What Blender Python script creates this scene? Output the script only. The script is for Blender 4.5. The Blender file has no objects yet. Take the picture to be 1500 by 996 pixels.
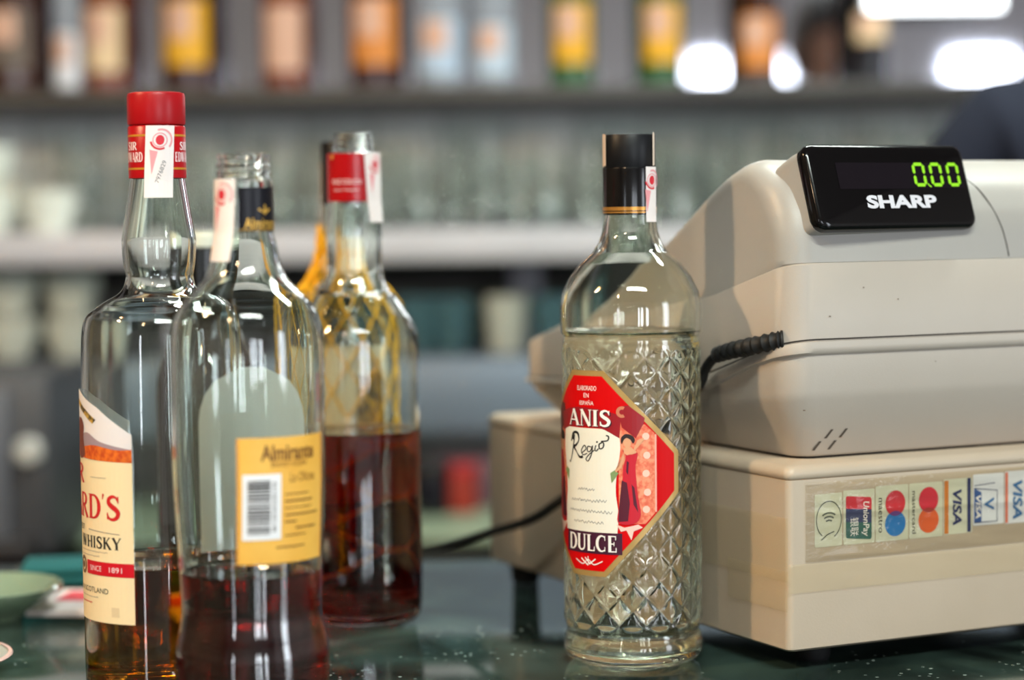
import bpy, bmesh, math, random
from math import sin, cos, pi, radians, sqrt, atan2, hypot
from mathutils import Vector, Matrix
random.seed(7)
S = bpy.context.scene
COL = S.collection

# ------------------------------------------------------------------ camera
ZC = 1.05                                   # height of the bar top above the floor
cam_d = bpy.data.cameras.new('camera')
cam = bpy.data.objects.new('camera', cam_d); COL.objects.link(cam)
cam_d.sensor_width = 23.6; cam_d.lens = 50.0; cam_d.clip_start = 0.02
cam.matrix_world = (Matrix.Translation((0, 0, ZC + 0.253)) @ Matrix.Rotation(radians(90 - 3.278), 4, 'X')
                    @ Matrix.Rotation(radians(-0.65), 4, 'Z'))
cam_d.dof.use_dof = True; cam_d.dof.focus_distance = 1.168; cam_d.dof.aperture_fstop = 2.2
S.camera = cam
# ------------------------------------------------------------------ world, lights, exposure
S.view_settings.view_transform = 'Standard'; S.view_settings.look = 'None'
S.view_settings.exposure = 0.0; S.view_settings.gamma = 1.0; S.view_settings.use_curve_mapping = False
S.cycles.max_bounces = 24; S.cycles.transmission_bounces = 24; S.cycles.glossy_bounces = 8
S.cycles.diffuse_bounces = 4; S.cycles.transparent_max_bounces = 24
S.cycles.use_denoising = True; S.cycles.sample_clamp_indirect = 60.0
W = bpy.data.worlds.new('daylight_sky'); S.world = W; W.use_nodes = True
W.node_tree.nodes['Background'].inputs[0].default_value = (0.80, 0.88, 1.0, 1)
W.node_tree.nodes['Background'].inputs[1].default_value = 1.2

def area(name, loc, rot, sx, sy, power, col):
    l = bpy.data.lights.new(name, 'AREA'); l.shape = 'RECTANGLE'; l.size = sx; l.size_y = sy
    l.energy = power; l.color = col
    o = bpy.data.objects.new(name, l); COL.objects.link(o); o.location = loc; o.rotation_euler = rot
    return o
COOL = (0.86, 0.92, 1.0)
# (x0, x1, z0, z1) of the openings in the wall behind the photographer
FRONT_WIN = [(-1.92, -1.78, 0.85, 1.98), (0.80, 0.95, 0.85, 1.98), (1.20, 1.42, 0.85, 1.98), (1.93, 2.21, 0.85, 1.98)]
RIGHT_WIN = [(-1.15, -0.45, 0.9, 2.2)]          # (y0, y1, z0, z1) in the wall on the right
WPOW = 34.0                                                          # watts per square metre of opening
for (a, b, c, d) in FRONT_WIN:
    area('window_daylight', ((a + b) / 2, -3.19, (c + d) / 2), (radians(90), 0, 0), b - a, d - c, WPOW * 1.6 * (b - a) * (d - c), COOL)
for (a, b, c, d) in RIGHT_WIN:
    area('window_daylight', (3.19, (a + b) / 2, (c + d) / 2), (radians(90), 0, radians(90)), b - a, d - c, WPOW * 0.9 * (b - a) * (d - c), COOL)

# ------------------------------------------------------------------ materials
def lin(c):
    return tuple(((v / 255) / 12.92 if v / 255 <= 0.04045 else ((v / 255 + 0.055) / 1.055) ** 2.4) for v in c)
MATS = {}
def mat(name, rgb=(200, 200, 200), rough=0.5, metal=0.0, trans=0.0, ior=1.5, emis=None, estr=0.0, coat=0.0, bump=None, var=None, spec=0.5, sheen=0.0):
    """procedural Principled material. bump=(scale, strength), var=(scale, rgb2, contrast): noise-mixed second colour"""
    if name in MATS: return MATS[name]
    m = bpy.data.materials.new(name); m.use_nodes = True; MATS[name] = m
    nt = m.node_tree; p = nt.nodes['Principled BSDF']
    p.inputs['Base Color'].default_value = (*lin(rgb), 1); p.inputs['Roughness'].default_value = rough
    p.inputs['Metallic'].default_value = metal; p.inputs['Transmission Weight'].default_value = trans
    p.inputs['IOR'].default_value = ior; p.inputs['Coat Weight'].default_value = coat
    p.inputs['Specular IOR Level'].default_value = spec
    if emis: p.inputs['Emission Color'].default_value = (*lin(emis), 1); p.inputs['Emission Strength'].default_value = estr
    if bump or var:
        tc = nt.nodes.new('ShaderNodeTexCoord')
    if var:
        n = nt.nodes.new('ShaderNodeTexNoise'); n.inputs['Scale'].default_value = var[0]; n.inputs['Detail'].default_value = 5
        nt.links.new(tc.outputs['Object'], n.inputs['Vector'])
        r = nt.nodes.new('ShaderNodeValToRGB'); c = var[2]
        r.color_ramp.elements[0].position = 0.5 - c; r.color_ramp.elements[1].position = 0.5 + c
        r.color_ramp.elements[0].color = (*lin(rgb), 1); r.color_ramp.elements[1].color = (*lin(var[1]), 1)
        nt.links.new(n.outputs['Fac'], r.inputs['Fac']); nt.links.new(r.outputs['Color'], p.inputs['Base Color'])
    if bump:
        n = nt.nodes.new('ShaderNodeTexNoise'); n.inputs['Scale'].default_value = bump[0]; n.inputs['Detail'].default_value = 4
        nt.links.new(tc.outputs['Object'], n.inputs['Vector'])
        b = nt.nodes.new('ShaderNodeBump'); b.inputs['Strength'].default_value = bump[1]; b.inputs['Distance'].default_value = 0.002
        nt.links.new(n.outputs['Fac'], b.inputs['Height']); nt.links.new(b.outputs['Normal'], p.inputs['Normal'])
    return m

def liquid_mat(name, sigma, ior=1.36):
    m = bpy.data.materials.new(name); m.use_nodes = True; MATS[name] = m
    nt = m.node_tree; p = nt.nodes['Principled BSDF']
    p.inputs['Base Color'].default_value = (1, 1, 1, 1); p.inputs['Roughness'].default_value = 0.0
    p.inputs['Transmission Weight'].default_value = 1.0; p.inputs['IOR'].default_value = ior
    v = nt.nodes.new('ShaderNodeVolumeAbsorption'); d = max(sigma) * 1.02
    v.inputs['Density'].default_value = d; v.inputs['Color'].default_value = (*[1 - s / d for s in sigma], 1)
    nt.links.new(v.outputs[0], nt.nodes['Material Output'].inputs['Volume'])
    return m

def paper_mat(name, rgb):
    m = bpy.data.materials.new(name); m.use_nodes = True; MATS[name] = m; nt = m.node_tree
    nt.nodes.remove(nt.nodes['Principled BSDF'])
    d = nt.nodes.new('ShaderNodeBsdfDiffuse'); t = nt.nodes.new('ShaderNodeBsdfTranslucent'); x = nt.nodes.new('ShaderNodeMixShader')
    for n in (d, t): n.inputs[0].default_value = (*lin(rgb), 1)
    x.inputs[0].default_value = .4; nt.links.new(d.outputs[0], x.inputs[1]); nt.links.new(t.outputs[0], x.inputs[2])
    nt.links.new(x.outputs[0], nt.nodes['Material Output'].inputs['Surface']); return m

def film_mat(name, tint, gloss_rough, bump, opacity=0.0, fac=0.5):
    """clear adhesive tape: see-through film with a glossy wrinkled surface"""
    m = bpy.data.materials.new(name); m.use_nodes = True; MATS[name] = m
    nt = m.node_tree; nt.nodes.remove(nt.nodes['Principled BSDF']); out = nt.nodes['Material Output']
    t = nt.nodes.new('ShaderNodeBsdfTransparent'); t.inputs[0].default_value = (*lin(tint), 1)
    g = nt.nodes.new('ShaderNodeBsdfGlossy'); g.inputs['Roughness'].default_value = gloss_rough
    d = nt.nodes.new('ShaderNodeBsdfDiffuse'); d.inputs[0].default_value = (*lin(tint), 1)
    m1 = nt.nodes.new('ShaderNodeMixShader'); m1.inputs[0].default_value = opacity
    nt.links.new(t.outputs[0], m1.inputs[1]); nt.links.new(d.outputs[0], m1.inputs[2])
    m2 = nt.nodes.new('ShaderNodeMixShader')
    f = nt.nodes.new('ShaderNodeFresnel'); f.inputs[0].default_value = 1.38
    tc = nt.nodes.new('ShaderNodeTexCoord'); n = nt.nodes.new('ShaderNodeTexNoise')
    mp = nt.nodes.new('ShaderNodeMapping'); mp.inputs['Scale'].default_value = (1, 1, 2.2)
    nt.links.new(tc.outputs['Object'], mp.inputs[0]); nt.links.new(mp.outputs[0], n.inputs['Vector'])
    n.inputs['Scale'].default_value = bump[0]; n.inputs['Detail'].default_value = 3
    b = nt.nodes.new('ShaderNodeBump'); b.inputs['Strength'].default_value = bump[1]; b.inputs['Distance'].default_value = 0.003
    nt.links.new(n.outputs['Fac'], b.inputs['Height'])
    nt.links.new(b.outputs[0], g.inputs['Normal']); nt.links.new(b.outputs[0], f.inputs['Normal'])
    mf = nt.nodes.new('ShaderNodeMath'); mf.operation = 'MULTIPLY'; mf.inputs[1].default_value = fac
    nt.links.new(f.outputs[0], mf.inputs[0]); nt.links.new(mf.outputs[0], m2.inputs[0]); nt.links.new(m1.outputs[0], m2.inputs[1]); nt.links.new(g.outputs[0], m2.inputs[2])
    nt.links.new(m2.outputs[0], out.inputs['Surface'])
    return m

GLASS = mat('clear_glass', (246, 251, 248), 0.0, trans=1.0, ior=1.5)
GLASS_AN = mat('clear_pressed_glass', (248, 251, 244), 0.0, trans=1.0, ior=1.5)
GREEN_GLASS = mat('tumbler_glass', (247, 250, 249), 0.0, trans=1.0, ior=1.3)
RUM = liquid_mat('dark_rum', (19, 78, 92))
BRANDY = liquid_mat('red_brown_brandy', (17, 82, 92))
WHISKY = liquid_mat('amber_whisky', (1.5, 15, 68))
ANISE = liquid_mat('clear_anise', (0.5, 0.2, 1.2), 1.36)

# ------------------------------------------------------------------ helpers
def link(name, me, m, parent=None, smooth=True, angle=35):
    o = bpy.data.objects.new(name, me); COL.objects.link(o)
    if m: me.materials.append(m)
    if smooth:
        me.polygons.foreach_set('use_smooth', [True] * len(me.polygons))
        try: me.set_sharp_from_angle(angle=radians(angle))
        except Exception: pass
    if parent: o.parent = parent
    return o
def mesh_obj(name, V, Fc, m, parent=None, smooth=True, angle=35):
    me = bpy.data.meshes.new(name); me.from_pydata([tuple(v) for v in V], [], Fc); me.update()
    return link(name, me, m, parent, smooth, angle)
def bm_obj(name, bm, m, parent=None, smooth=True, angle=35):
    me = bpy.data.meshes.new(name); bm.to_mesh(me); bm.free()
    return link(name, me, m, parent, smooth, angle)
def tag(o, label, cat, group=None):
    o['label'] = label; o['category'] = cat
    if group: o['group'] = group
    return o
def structure(o): o['kind'] = 'structure'; return o
def thing(name, label, cat, loc=(0, 0, 0), rz=0, group=None):
    o = bpy.data.objects.new(name, None); COL.objects.link(o); o.location = loc; o.rotation_euler = (0, 0, rz)
    o.empty_display_size = 0.05
    return tag(o, label, cat, group)
def copy_tree(o, parent=None):
    c = o.copy(); COL.objects.link(c); c.parent = parent
    for ch in list(o.children): copy_tree(ch, c)
    return c
def boxv(x0, x1, y0, y1, z0, z1):
    return ([(x0, y0, z0), (x1, y0, z0), (x1, y1, z0), (x0, y1, z0), (x0, y0, z1), (x1, y0, z1), (x1, y1, z1), (x0, y1, z1)],
            [(3, 2, 1, 0), (4, 5, 6, 7), (0, 1, 5, 4), (1, 2, 6, 5), (2, 3, 7, 6), (3, 0, 4, 7)])
def boxes(name, lst, m, parent=None, bevel=0.0, seg=2):
    bm = bmesh.new()
    for b in lst:
        V, Fc = boxv(*b); vs = [bm.verts.new(v) for v in V]
        for f in Fc: bm.faces.new([vs[i] for i in f])
    if bevel: bmesh.ops.bevel(bm, geom=bm.edges[:], offset=bevel, segments=seg, profile=0.5, affect='EDGES')
    return bm_obj(name, bm, m, parent)
def crom(P, n=5, closed=False):
    out = []; N = len(P)
    for i in range(N if closed else N - 1):
        p0 = P[(i - 1) % N] if closed or i > 0 else P[0]
        p1 = P[i]; p2 = P[(i + 1) % N]; p3 = P[(i + 2) % N] if closed or i + 2 < N else P[-1]
        for k in range(n):
            t = k / n
            out.append(tuple(0.5 * (2 * b + (c - a) * t + (2 * a - 5 * b + 4 * c - d) * t * t + (3 * b - a - 3 * c + d) * t ** 3)
                             for a, b, c, d in zip(p0, p1, p2, p3)))
    if not closed: out.append(tuple(P[-1]))
    return out
def interp(x, xs, ys):
    if x <= xs[0]: return ys[0]
    for i in range(1, len(xs)):
        if x <= xs[i]:
            t = (x - xs[i - 1]) / max(1e-9, xs[i] - xs[i - 1]); return ys[i - 1] + (ys[i] - ys[i - 1]) * t
    return ys[-1]
def lathe(name, prof, m, parent=None, seg=64, disp=None, smooth=True, angle=40):
    """prof: list of (r, z); r<1e-6 closes to a point"""
    V, rings, Fc = [], [], []
    for (r, z) in prof:
        if r < 1e-6: rings.append([len(V)]); V.append((0, 0, z))
        else:
            ring = []
            for k in range(seg):
                t = 2 * pi * k / seg; rr = r + (disp(t, z) if disp else 0)
                ring.append(len(V)); V.append((rr * sin(t), -rr * cos(t), z))
            rings.append(ring)
    for a, b in zip(rings, rings[1:]):
        for k in range(seg):
            k2 = (k + 1) % seg
            if len(a) == 1 and len(b) == 1: continue
            if len(a) == 1: Fc.append((a[0], b[k2], b[k]))
            elif len(b) == 1: Fc.append((a[k], a[k2], b[0]))
            else: Fc.append((a[k], a[k2], b[k2], b[k]))
    return mesh_obj(name, V, Fc, m, parent, smooth, angle)
def tube(name, P, r, m, parent=None, sides=8, caps=True, rfun=None):
    V, Fc = [], []; n = len(P); P = [Vector(p) for p in P]; prev = None
    for i, p in enumerate(P):
        d = (P[min(i + 1, n - 1)] - P[max(i - 1, 0)]).normalized()
        if prev is None: a = d.orthogonal().normalized()
        else: a = (prev - d * prev.dot(d)).normalized()
        prev = a; b = d.cross(a); rr = rfun(i / (n - 1)) if rfun else r
        for k in range(sides):
            t = 2 * pi * k / sides; V.append(p + a * rr * cos(t) + b * rr * sin(t))
    for i in range(n - 1):
        for k in range(sides):
            k2 = (k + 1) % sides; Fc.append((i * sides + k, i * sides + k2, (i + 1) * sides + k2, (i + 1) * sides + k))
    if caps: Fc.append(tuple(range(sides - 1, -1, -1))); Fc.append(tuple((n - 1) * sides + k for k in range(sides)))
    if name is None: return V, Fc
    return mesh_obj(name, V, Fc, m, parent)

# ---- flat print that follows a surface
def art(name, polys, m, parent, mapf, off, dx=0.0025):
    bm = bmesh.new()
    for P in polys:
        if len(P) < 3: continue
        try: bm.faces.new([bm.verts.new((p[0], p[1], 0)) for p in P])
        except Exception: pass
    bmesh.ops.triangulate(bm, faces=bm.faces[:])
    if dx:
        xs = [v.co.x for v in bm.verts]; x = min(xs) + dx
        while x < max(xs):
            bmesh.ops.bisect_plane(bm, geom=bm.verts[:] + bm.edges[:] + bm.faces[:], plane_co=(x, 0, 0), plane_no=(1, 0, 0))
            x += dx
    for v in bm.verts: v.co = Vector(mapf(v.co.x, v.co.y, off))
    return bm_obj(name, bm, m, parent, smooth=False)
def cyl(R, a0):
    Rf = R if callable(R) else (lambda z: R)
    def f(s, z, off):
        r = Rf(z); t = a0 + s / r; r += off
        return (r * sin(t), -r * cos(t), z)
    return f
def rect(x0, x1, y0, y1): return [(x0, y0), (x1, y0), (x1, y1), (x0, y1)]
def disc(cx, cy, rx, ry=None, n=28):
    ry = ry or rx; return [(cx + rx * cos(2 * pi * k / n), cy + ry * sin(2 * pi * k / n)) for k in range(n)]
def ringp(cx, cy, r0, r1, a0=0, a1=2 * pi, n=32, ky=1.0):
    out = []
    for k in range(n):
        t0 = a0 + (a1 - a0) * k / n; t1 = a0 + (a1 - a0) * (k + 1) / n
        out.append([(cx + r0 * cos(t0), cy + ky * r0 * sin(t0)), (cx + r1 * cos(t0), cy + ky * r1 * sin(t0)),
                    (cx + r1 * cos(t1), cy + ky * r1 * sin(t1)), (cx + r0 * cos(t1), cy + ky * r0 * sin(t1))])
    return out
def ribbon(P, w, w2=None):
    """stroke of width w (tapering to w2) along a polyline -> quads"""
    out = []; n = len(P); L = []
    for i in range(n):
        a = P[max(0, i - 1)]; b = P[min(n - 1, i + 1)]; d = hypot(b[0] - a[0], b[1] - a[1]) or 1e-9
        ww = (w + (w2 - w) * i / (n - 1) if w2 is not None else (w(i / (n - 1)) if callable(w) else w)) / 2
        nx, ny = -(b[1] - a[1]) / d * ww, (b[0] - a[0]) / d * ww
        L.append(((P[i][0] + nx, P[i][1] + ny), (P[i][0] - nx, P[i][1] - ny)))
    for p, q in zip(L, L[1:]): out.append([p[0], p[1], q[1], q[0]])
    return out
def text(s, w=None, h=None, cx=0, cy=0, rot=0, bold=0.0, shear=0.0, anchor='c'):
    cu = bpy.data.curves.new('lettering_tmp', 'FONT'); cu.body = s; cu.size = 1; cu.offset = bold; cu.resolution_u = 4; cu.shear = shear
    ob = bpy.data.objects.new('lettering_tmp', cu); COL.objects.link(ob)
    bpy.context.view_layer.update()
    ev = ob.evaluated_get(bpy.context.evaluated_depsgraph_get()); me = ev.to_mesh()
    vs = [(v.co.x, v.co.y) for v in me.vertices]; ps = [list(p.vertices) for p in me.polygons]; ev.to_mesh_clear()
    bpy.data.objects.remove(ob); bpy.data.curves.remove(cu)
    if not vs: return []
    x0, x1 = min(v[0] for v in vs), max(v[0] for v in vs); y0, y1 = min(v[1] for v in vs), max(v[1] for v in vs)
    kx = w / (x1 - x0) if w else None; ky = h / (y1 - y0) if h else None
    kx = kx or ky; ky = ky or kx
    ax = {'c': (x0 + x1) / 2, 'l': x0, 'r': x1}[anchor]; c, sn = cos(rot), sin(rot); T = []
    for v in vs:
        x, y = (v[0] - ax) * kx, (v[1] - (y0 + y1) / 2) * ky; T.append((cx + x * c - y * sn, cy + x * sn + y * c))
    return [[T[i] for i in p] for p in ps]

# ---- serif capitals, drawn as thick and thin strokes in a unit-high box
def arc(cx, cy, rx, ry, a0, a1, n=12): return [(cx + rx * cos(radians(a0 + (a1 - a0) * k / n)), cy + ry * sin(radians(a0 + (a1 - a0) * k / n))) for k in range(n + 1)]
TK, TN = 0.19, 0.075
def sf(x, y, w=0.26): return rect(x - w / 2, x + w / 2, y - 0.035 if y > .5 else y, y if y > .5 else y + 0.035)
def glyph(ch):
    P = []
    if ch == 'A': P += ribbon([(0.06, 0), (0.40, 1)], TN) + ribbon([(0.40, 1), (0.76, 0)], TK) + ribbon([(0.18, .33), (0.62, .33)], TN) + [sf(.07, 0, .22), sf(.75, 0, .3)]; return P, .86
    if ch == 'N': P += ribbon([(.12, 0), (.12, 1)], TN) + ribbon([(.12, 1), (.68, 0)], TK) + ribbon([(.70, 0), (.70, 1)], TN) + [sf(.12, 0, .24), sf(.10, 1, .2), sf(.70, 1, .24)]; return P, .82
    if ch == 'I': P += ribbon([(.16, 0), (.16, 1)], TK) + [sf(.16, 0, .34), sf(.16, 1, .34)]; return P, .36
    if ch == 'S':
        P += ribbon(crom([(.56, .76), (.46, .93), (.30, .965), (.14, .87), (.13, .70), (.28, .56), (.44, .45), (.55, .30), (.48, .11), (.30, .035), (.12, .09), (.05, .27)], 4), lambda t: .07 + .14 * max(0, sin(pi * t)) ** 1.5)
        P += [rect(.53, .58, .70, .98), rect(.03, .08, .03, .31)]; return P, .66
    if ch == 'D': P += ribbon([(.16, 0), (.16, 1)], TK) + ribbon([(.16, .965)] + arc(.34, .5, .36, .465, 90, -90) + [(.16, .035)], lambda t: .07 + .13 * sin(pi * t) ** 2) + [sf(.13, 0, .24), sf(.13, 1, .24)]; return P, .80
    if ch == 'U': P += ribbon([(.14, 1), (.14, .32)] + arc(.38, .30, .24, .26, 180, 360) + [(.62, 1)], lambda t: TK if t < .3 else TN + .03) + [sf(.14, 1, .32), sf(.62, 1, .26)]; return P, .76
    if ch == 'L': P += ribbon([(.16, 0), (.16, 1)], TK) + [rect(.1, .58, 0, .07), [(.5, 0), (.60, 0), (.60, .3), (.56, .3)], sf(.16, 1, .34)]; return P, .66
    if ch == 'C': P += ribbon(arc(.40, .5, .33, .465, 50, 310, 18), lambda t: .07 + .13 * sin(pi * t) ** 2) + [rect(.58, .63, .68, .98), rect(.58, .63, .03, .30)]; return P, .72
    if ch == 'E': P += ribbon([(.16, 0), (.16, 1)], TK) + [rect(.06, .58, 0, .07), rect(.06, .56, .93, 1), rect(.16, .44, .47, .54), rect(.54, .60, 0, .28), rect(.51, .57, .74, 1), rect(.41, .46, .38, .63)]; return P, .68
    if ch == 'R': P += ribbon([(.16, 0), (.16, 1)], TK) + ribbon([(.16, .965)] + arc(.36, .74, .24, .225, 90, -90) + [(.16, .515)], lambda t: .07 + .12 * sin(pi * t) ** 2) + ribbon([(.34, .52), (.70, 0)], TK * .9) + [sf(.15, 0, .32), sf(.12, 1, .2), sf(.72, 0, .16)]; return P, .80
    if ch == 'W': P += ribbon([(.08, 1), (.32, 0)], TK) + ribbon([(.32, 0), (.52, .95)], TN) + ribbon([(.50, 1), (.74, 0)], TK) + ribbon([(.74, 0), (.96, 1)], TN) + [sf(.08, 1), sf(.50, 1), sf(.95, 1, .2)]; return P, 1.06
    if ch == 'H': P += ribbon([(.16, 0), (.16, 1)], TK) + ribbon([(.66, 0), (.66, 1)], TK) + [rect(.16, .66, .47, .54)] + [sf(x, y, .32) for x in (.16, .66) for y in (0, 1)]; return P, .84
    if ch == 'K': P += ribbon([(.16, 0), (.16, 1)], TK) + ribbon([(.2, .42), (.62, 1)], TN) + ribbon([(.32, .58), (.70, 0)], TK) + [sf(.16, 0, .32), sf(.16, 1, .32), sf(.62, 1, .22), sf(.7, 0, .26)]; return P, .82
    if ch == 'Y': P += ribbon([(.08, 1), (.38, .45)], TK) + ribbon([(.68, 1), (.38, .45)], TN) + ribbon([(.38, .48), (.38, 0)], TK) + [sf(.1, 1), sf(.66, 1, .22), sf(.38, 0, .32)]; return P, .76
    if ch == 'T': P += ribbon([(.36, 0), (.36, 1)], TK) + [rect(.05, .67, .93, 1), rect(.04, .09, .72, 1), rect(.63, .68, .72, 1), sf(.36, 0, .32)]; return P, .74
    if ch == 'O': P += ribbon(arc(.40, .5, .32, .465, 0, 360, 24), lambda t: .07 + .13 * abs(cos(2 * pi * t))); return P, .82
    if ch == "'": return ribbon([(.1, 1.05), (.05, .82)], .1, .03), .2
    return [], .35
def serif(s, w, h, cx, cy, gap=.05, anchor='c', lean=0.0):
    X = 0; out = []
    for ch in s:
        P, a = glyph(ch); out += [[(x + X, y) for x, y in p] for p in P]; X += a + gap
    X -= gap; k = w / X; x0 = {'c': cx - w / 2, 'r': cx - w, 'l': cx}[anchor]
    return [[(x0 + x * k + lean * (y - .5) * h, cy - h / 2 + y * h) for x, y in p] for p in out]
def squiggle(x0, x1, y, amp, n, seed, w):
    r = random.Random(seed); P = []
    for i in range(n + 1): P.append((x0 + (x1 - x0) * i / n + r.uniform(-.3, .3) * (x1 - x0) / n, y + (amp if i % 2 else -amp) * r.uniform(.35, 1.0)))
    return ribbon(crom(P, 3), w)

# ================================================================== THE ROOM
WALL = mat('plaster_wall', (206, 203, 206), 0.85, bump=(30, .15), var=(1.5, (194, 192, 196), .25))
XL, XR, YF, YB, ZT = -3.2, 3.2, -3.2, 3.2, 2.75
structure(boxes('floor', [(XL, XR, YF, YB, -0.06, 0)], mat('floor_tiles', (120, 112, 102), 0.4, var=(4, (98, 92, 86), .2))))
structure(boxes('ceiling', [(XL, XR, YF, YB, ZT, ZT + 0.06)], mat('white_ceiling', (120, 118, 114), 0.9)))
structure(boxes('wall_back', [(XL, XR, YB, YB + 0.08, 0, ZT)], WALL))
structure(boxes('wall_left', [(XL - 0.08, XL, YF, YB, 0, ZT)], mat('left_wall_paint', (150, 132, 112), 0.8)))
def wall_with_holes(name, lo, hi, holes, put, m):
    xs = sorted(set([lo, hi] + [h[0] for h in holes] + [h[1] for h in holes])); out = []
    for a, b in zip(xs, xs[1:]):
        cut = [h for h in holes if h[0] <= a + 1e-6 and h[1] >= b - 1e-6]
        if cut: out += [put(a, b, 0, cut[0][2]), put(a, b, cut[0][3], ZT)]
        else: out.append(put(a, b, 0, ZT))
    return structure(boxes(name, out, m))
wall_with_holes('wall_front', XL, XR, FRONT_WIN, lambda a, b, c, d: (a, b, YF - 0.10, YF, c, d), WALL)
wall_with_holes('wall_right', YF, YB, RIGHT_WIN, lambda a, b, c, d: (XR, XR + 0.10, a, b, c, d), WALL)
WFRAME = mat('window_frame_paint', (196, 194, 188), 0.4)
PANE = mat('window_glass', (250, 252, 252), 0.0, trans=1.0, ior=1.45)
wi = 0
for (a, b, c, d) in FRONT_WIN:
    wi += 1; f = structure(boxes('window_%d' % wi, [(a, a + .025, YF - .08, YF - .03, c, d), (b - .025, b, YF - .08, YF - .03, c, d), (a + .025, b - .025, YF - .08, YF - .03, c, c + .025), (a + .025, b - .025, YF - .08, YF - .03, d - .025, d)], WFRAME))
    boxes('pane', [(a + .025, b - .025, YF - .06, YF - .055, c + .025, d - .025)], PANE, f)
for (a, b, c, d) in RIGHT_WIN:
    wi += 1; f = structure(boxes('window_%d' % wi, [(XR + .03, XR + .08, a, a + .025, c, d), (XR + .03, XR + .08, b - .025, b, c, d), (XR + .03, XR + .08, a + .025, b - .025, c, c + .025), (XR + .03, XR + .08, a + .025, b - .025, d - .025, d)], WFRAME))
    boxes('pane', [(XR + .055, XR + .06, a + .025, b - .025, c + .025, d - .025)], PANE, f)

# ------------------------------------------------------------------ bar counter
def marble():
    m = bpy.data.materials.new('dark_green_marble'); m.use_nodes = True; nt = m.node_tree; p = nt.nodes['Principled BSDF']
    tc = nt.nodes.new('ShaderNodeTexCoord')
    n1 = nt.nodes.new('ShaderNodeTexNoise'); n1.inputs['Scale'].default_value = 7; n1.inputs['Detail'].default_value = 8; n1.inputs['Distortion'].default_value = 1.2
    r1 = nt.nodes.new('ShaderNodeValToRGB'); e = r1.color_ramp.elements
    e[0].position = .36; e[0].color = (*lin((20, 27, 25)), 1); e[1].position = .68; e[1].color = (*lin((64, 84, 77)), 1)
    n2 = nt.nodes.new('ShaderNodeTexVoronoi'); n2.inputs['Scale'].default_value = 150
    r2 = nt.nodes.new('ShaderNodeValToRGB'); r2.color_ramp.elements[0].position = .10; r2.color_ramp.elements[1].position = .20
    r2.color_ramp.elements[0].color = (1, 1, 1, 1); r2.color_ramp.elements[1].color = (0, 0, 0, 1)
    n3 = nt.nodes.new('ShaderNodeTexNoise'); n3.inputs['Scale'].default_value = 18
    r3 = nt.nodes.new('ShaderNodeValToRGB'); r3.color_ramp.elements[0].position = .50; r3.color_ramp.elements[1].position = .64
    mu = nt.nodes.new('ShaderNodeMath'); mu.operation = 'MULTIPLY'
    mx = nt.nodes.new('ShaderNodeMix'); mx.data_type = 'RGBA'
    for n in (n1, n2, n3): nt.links.new(tc.outputs['Object'], n.inputs['Vector'])
    nt.links.new(n1.outputs['Fac'], r1.inputs[0]); nt.links.new(n2.outputs['Distance'], r2.inputs[0]); nt.links.new(n3.outputs['Fac'], r3.inputs[0])
    nt.links.new(r2.outputs[0], mu.inputs[0]); nt.links.new(r3.outputs[0], mu.inputs[1]); nt.links.new(mu.outputs[0], mx.inputs[0])
    nt.links.new(r1.outputs[0], mx.inputs[6]); mx.inputs[7].default_value = (*lin((190, 205, 196)), 1)
    nt.links.new(mx.outputs[2], p.inputs['Base Color'])
    p.inputs['Roughness'].default_value = 0.07; p.inputs['IOR'].default_value = 1.24
    return m
ct = thing('bar_counter', 'dark green polished marble bar counter under the bottles and the cash register', 'counter', (0, 0.95, 0))
boxes('counter_top', [(-2.2, 2.2, -0.33, 0.64, ZC - 0.04, ZC)], marble(), ct, 0.004)
boxes('counter_front', [(-2.15, 2.15, -0.20, 0.55, 0.0, ZC - 0.04)], mat('counter_wood', (62, 44, 34), 0.5, var=(3, (44, 30, 24), .2)), ct, 0.004)

# ================================================================== BOTTLES
def shell(parent, outer, t, zb, m, disp=None, seg=96, punt=.004, name='glass_body', n=4):
    """bottle glass as one closed solid: outer wall, rim, inner wall, thick bottom. returns inner radius function"""
    o = [p for p in crom(outer, n)]
    o = [(max(r, 1e-4), z) for r, z in o]
    inner = [(max(r - t, 0.003), z) for r, z in o if z > zb + .003]
    r0 = inner[0][0]
    bot = [(0, punt), (o[0][0] * .55, punt * .8), (o[0][0] * .86, 0.0006)]
    prof = bot + o + list(reversed(inner)) + [(r0 - .002, zb + .001), (r0 - .006, zb), (0, zb + punt * .5)]
    zt = outer[-1][1]
    d = (lambda th, z: 0) if not disp else disp
    # displacement only on the outer wall
    no = len(bot) + len(o); V, rings, Fc = [], [], []
    for i, (r, z) in enumerate(prof):
        if r < 1e-6: rings.append([len(V)]); V.append((0, 0, z)); continue
        ring = []
        for k in range(seg):
            th = 2 * pi * k / seg; rr = r + (d(th, z) if len(bot) <= i < no else 0)
            ring.append(len(V)); V.append((rr * sin(th), -rr * cos(th), z))
        rings.append(ring)
    for a, b in zip(rings, rings[1:]):
        for k in range(seg):
            k2 = (k + 1) % seg
            if len(a) == 1: Fc.append((a[0], b[k2], b[k]))
            elif len(b) == 1: Fc.append((a[k], a[k2], b[0]))
            else: Fc.append((a[k], a[k2], b[k2], b[k]))
    mesh_obj(name, V, Fc, m, parent, True, 60)
    zs = [p[1] for p in inner]; rs = [p[0] for p in inner]
    return lambda z: interp(z, zs, rs)
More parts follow.
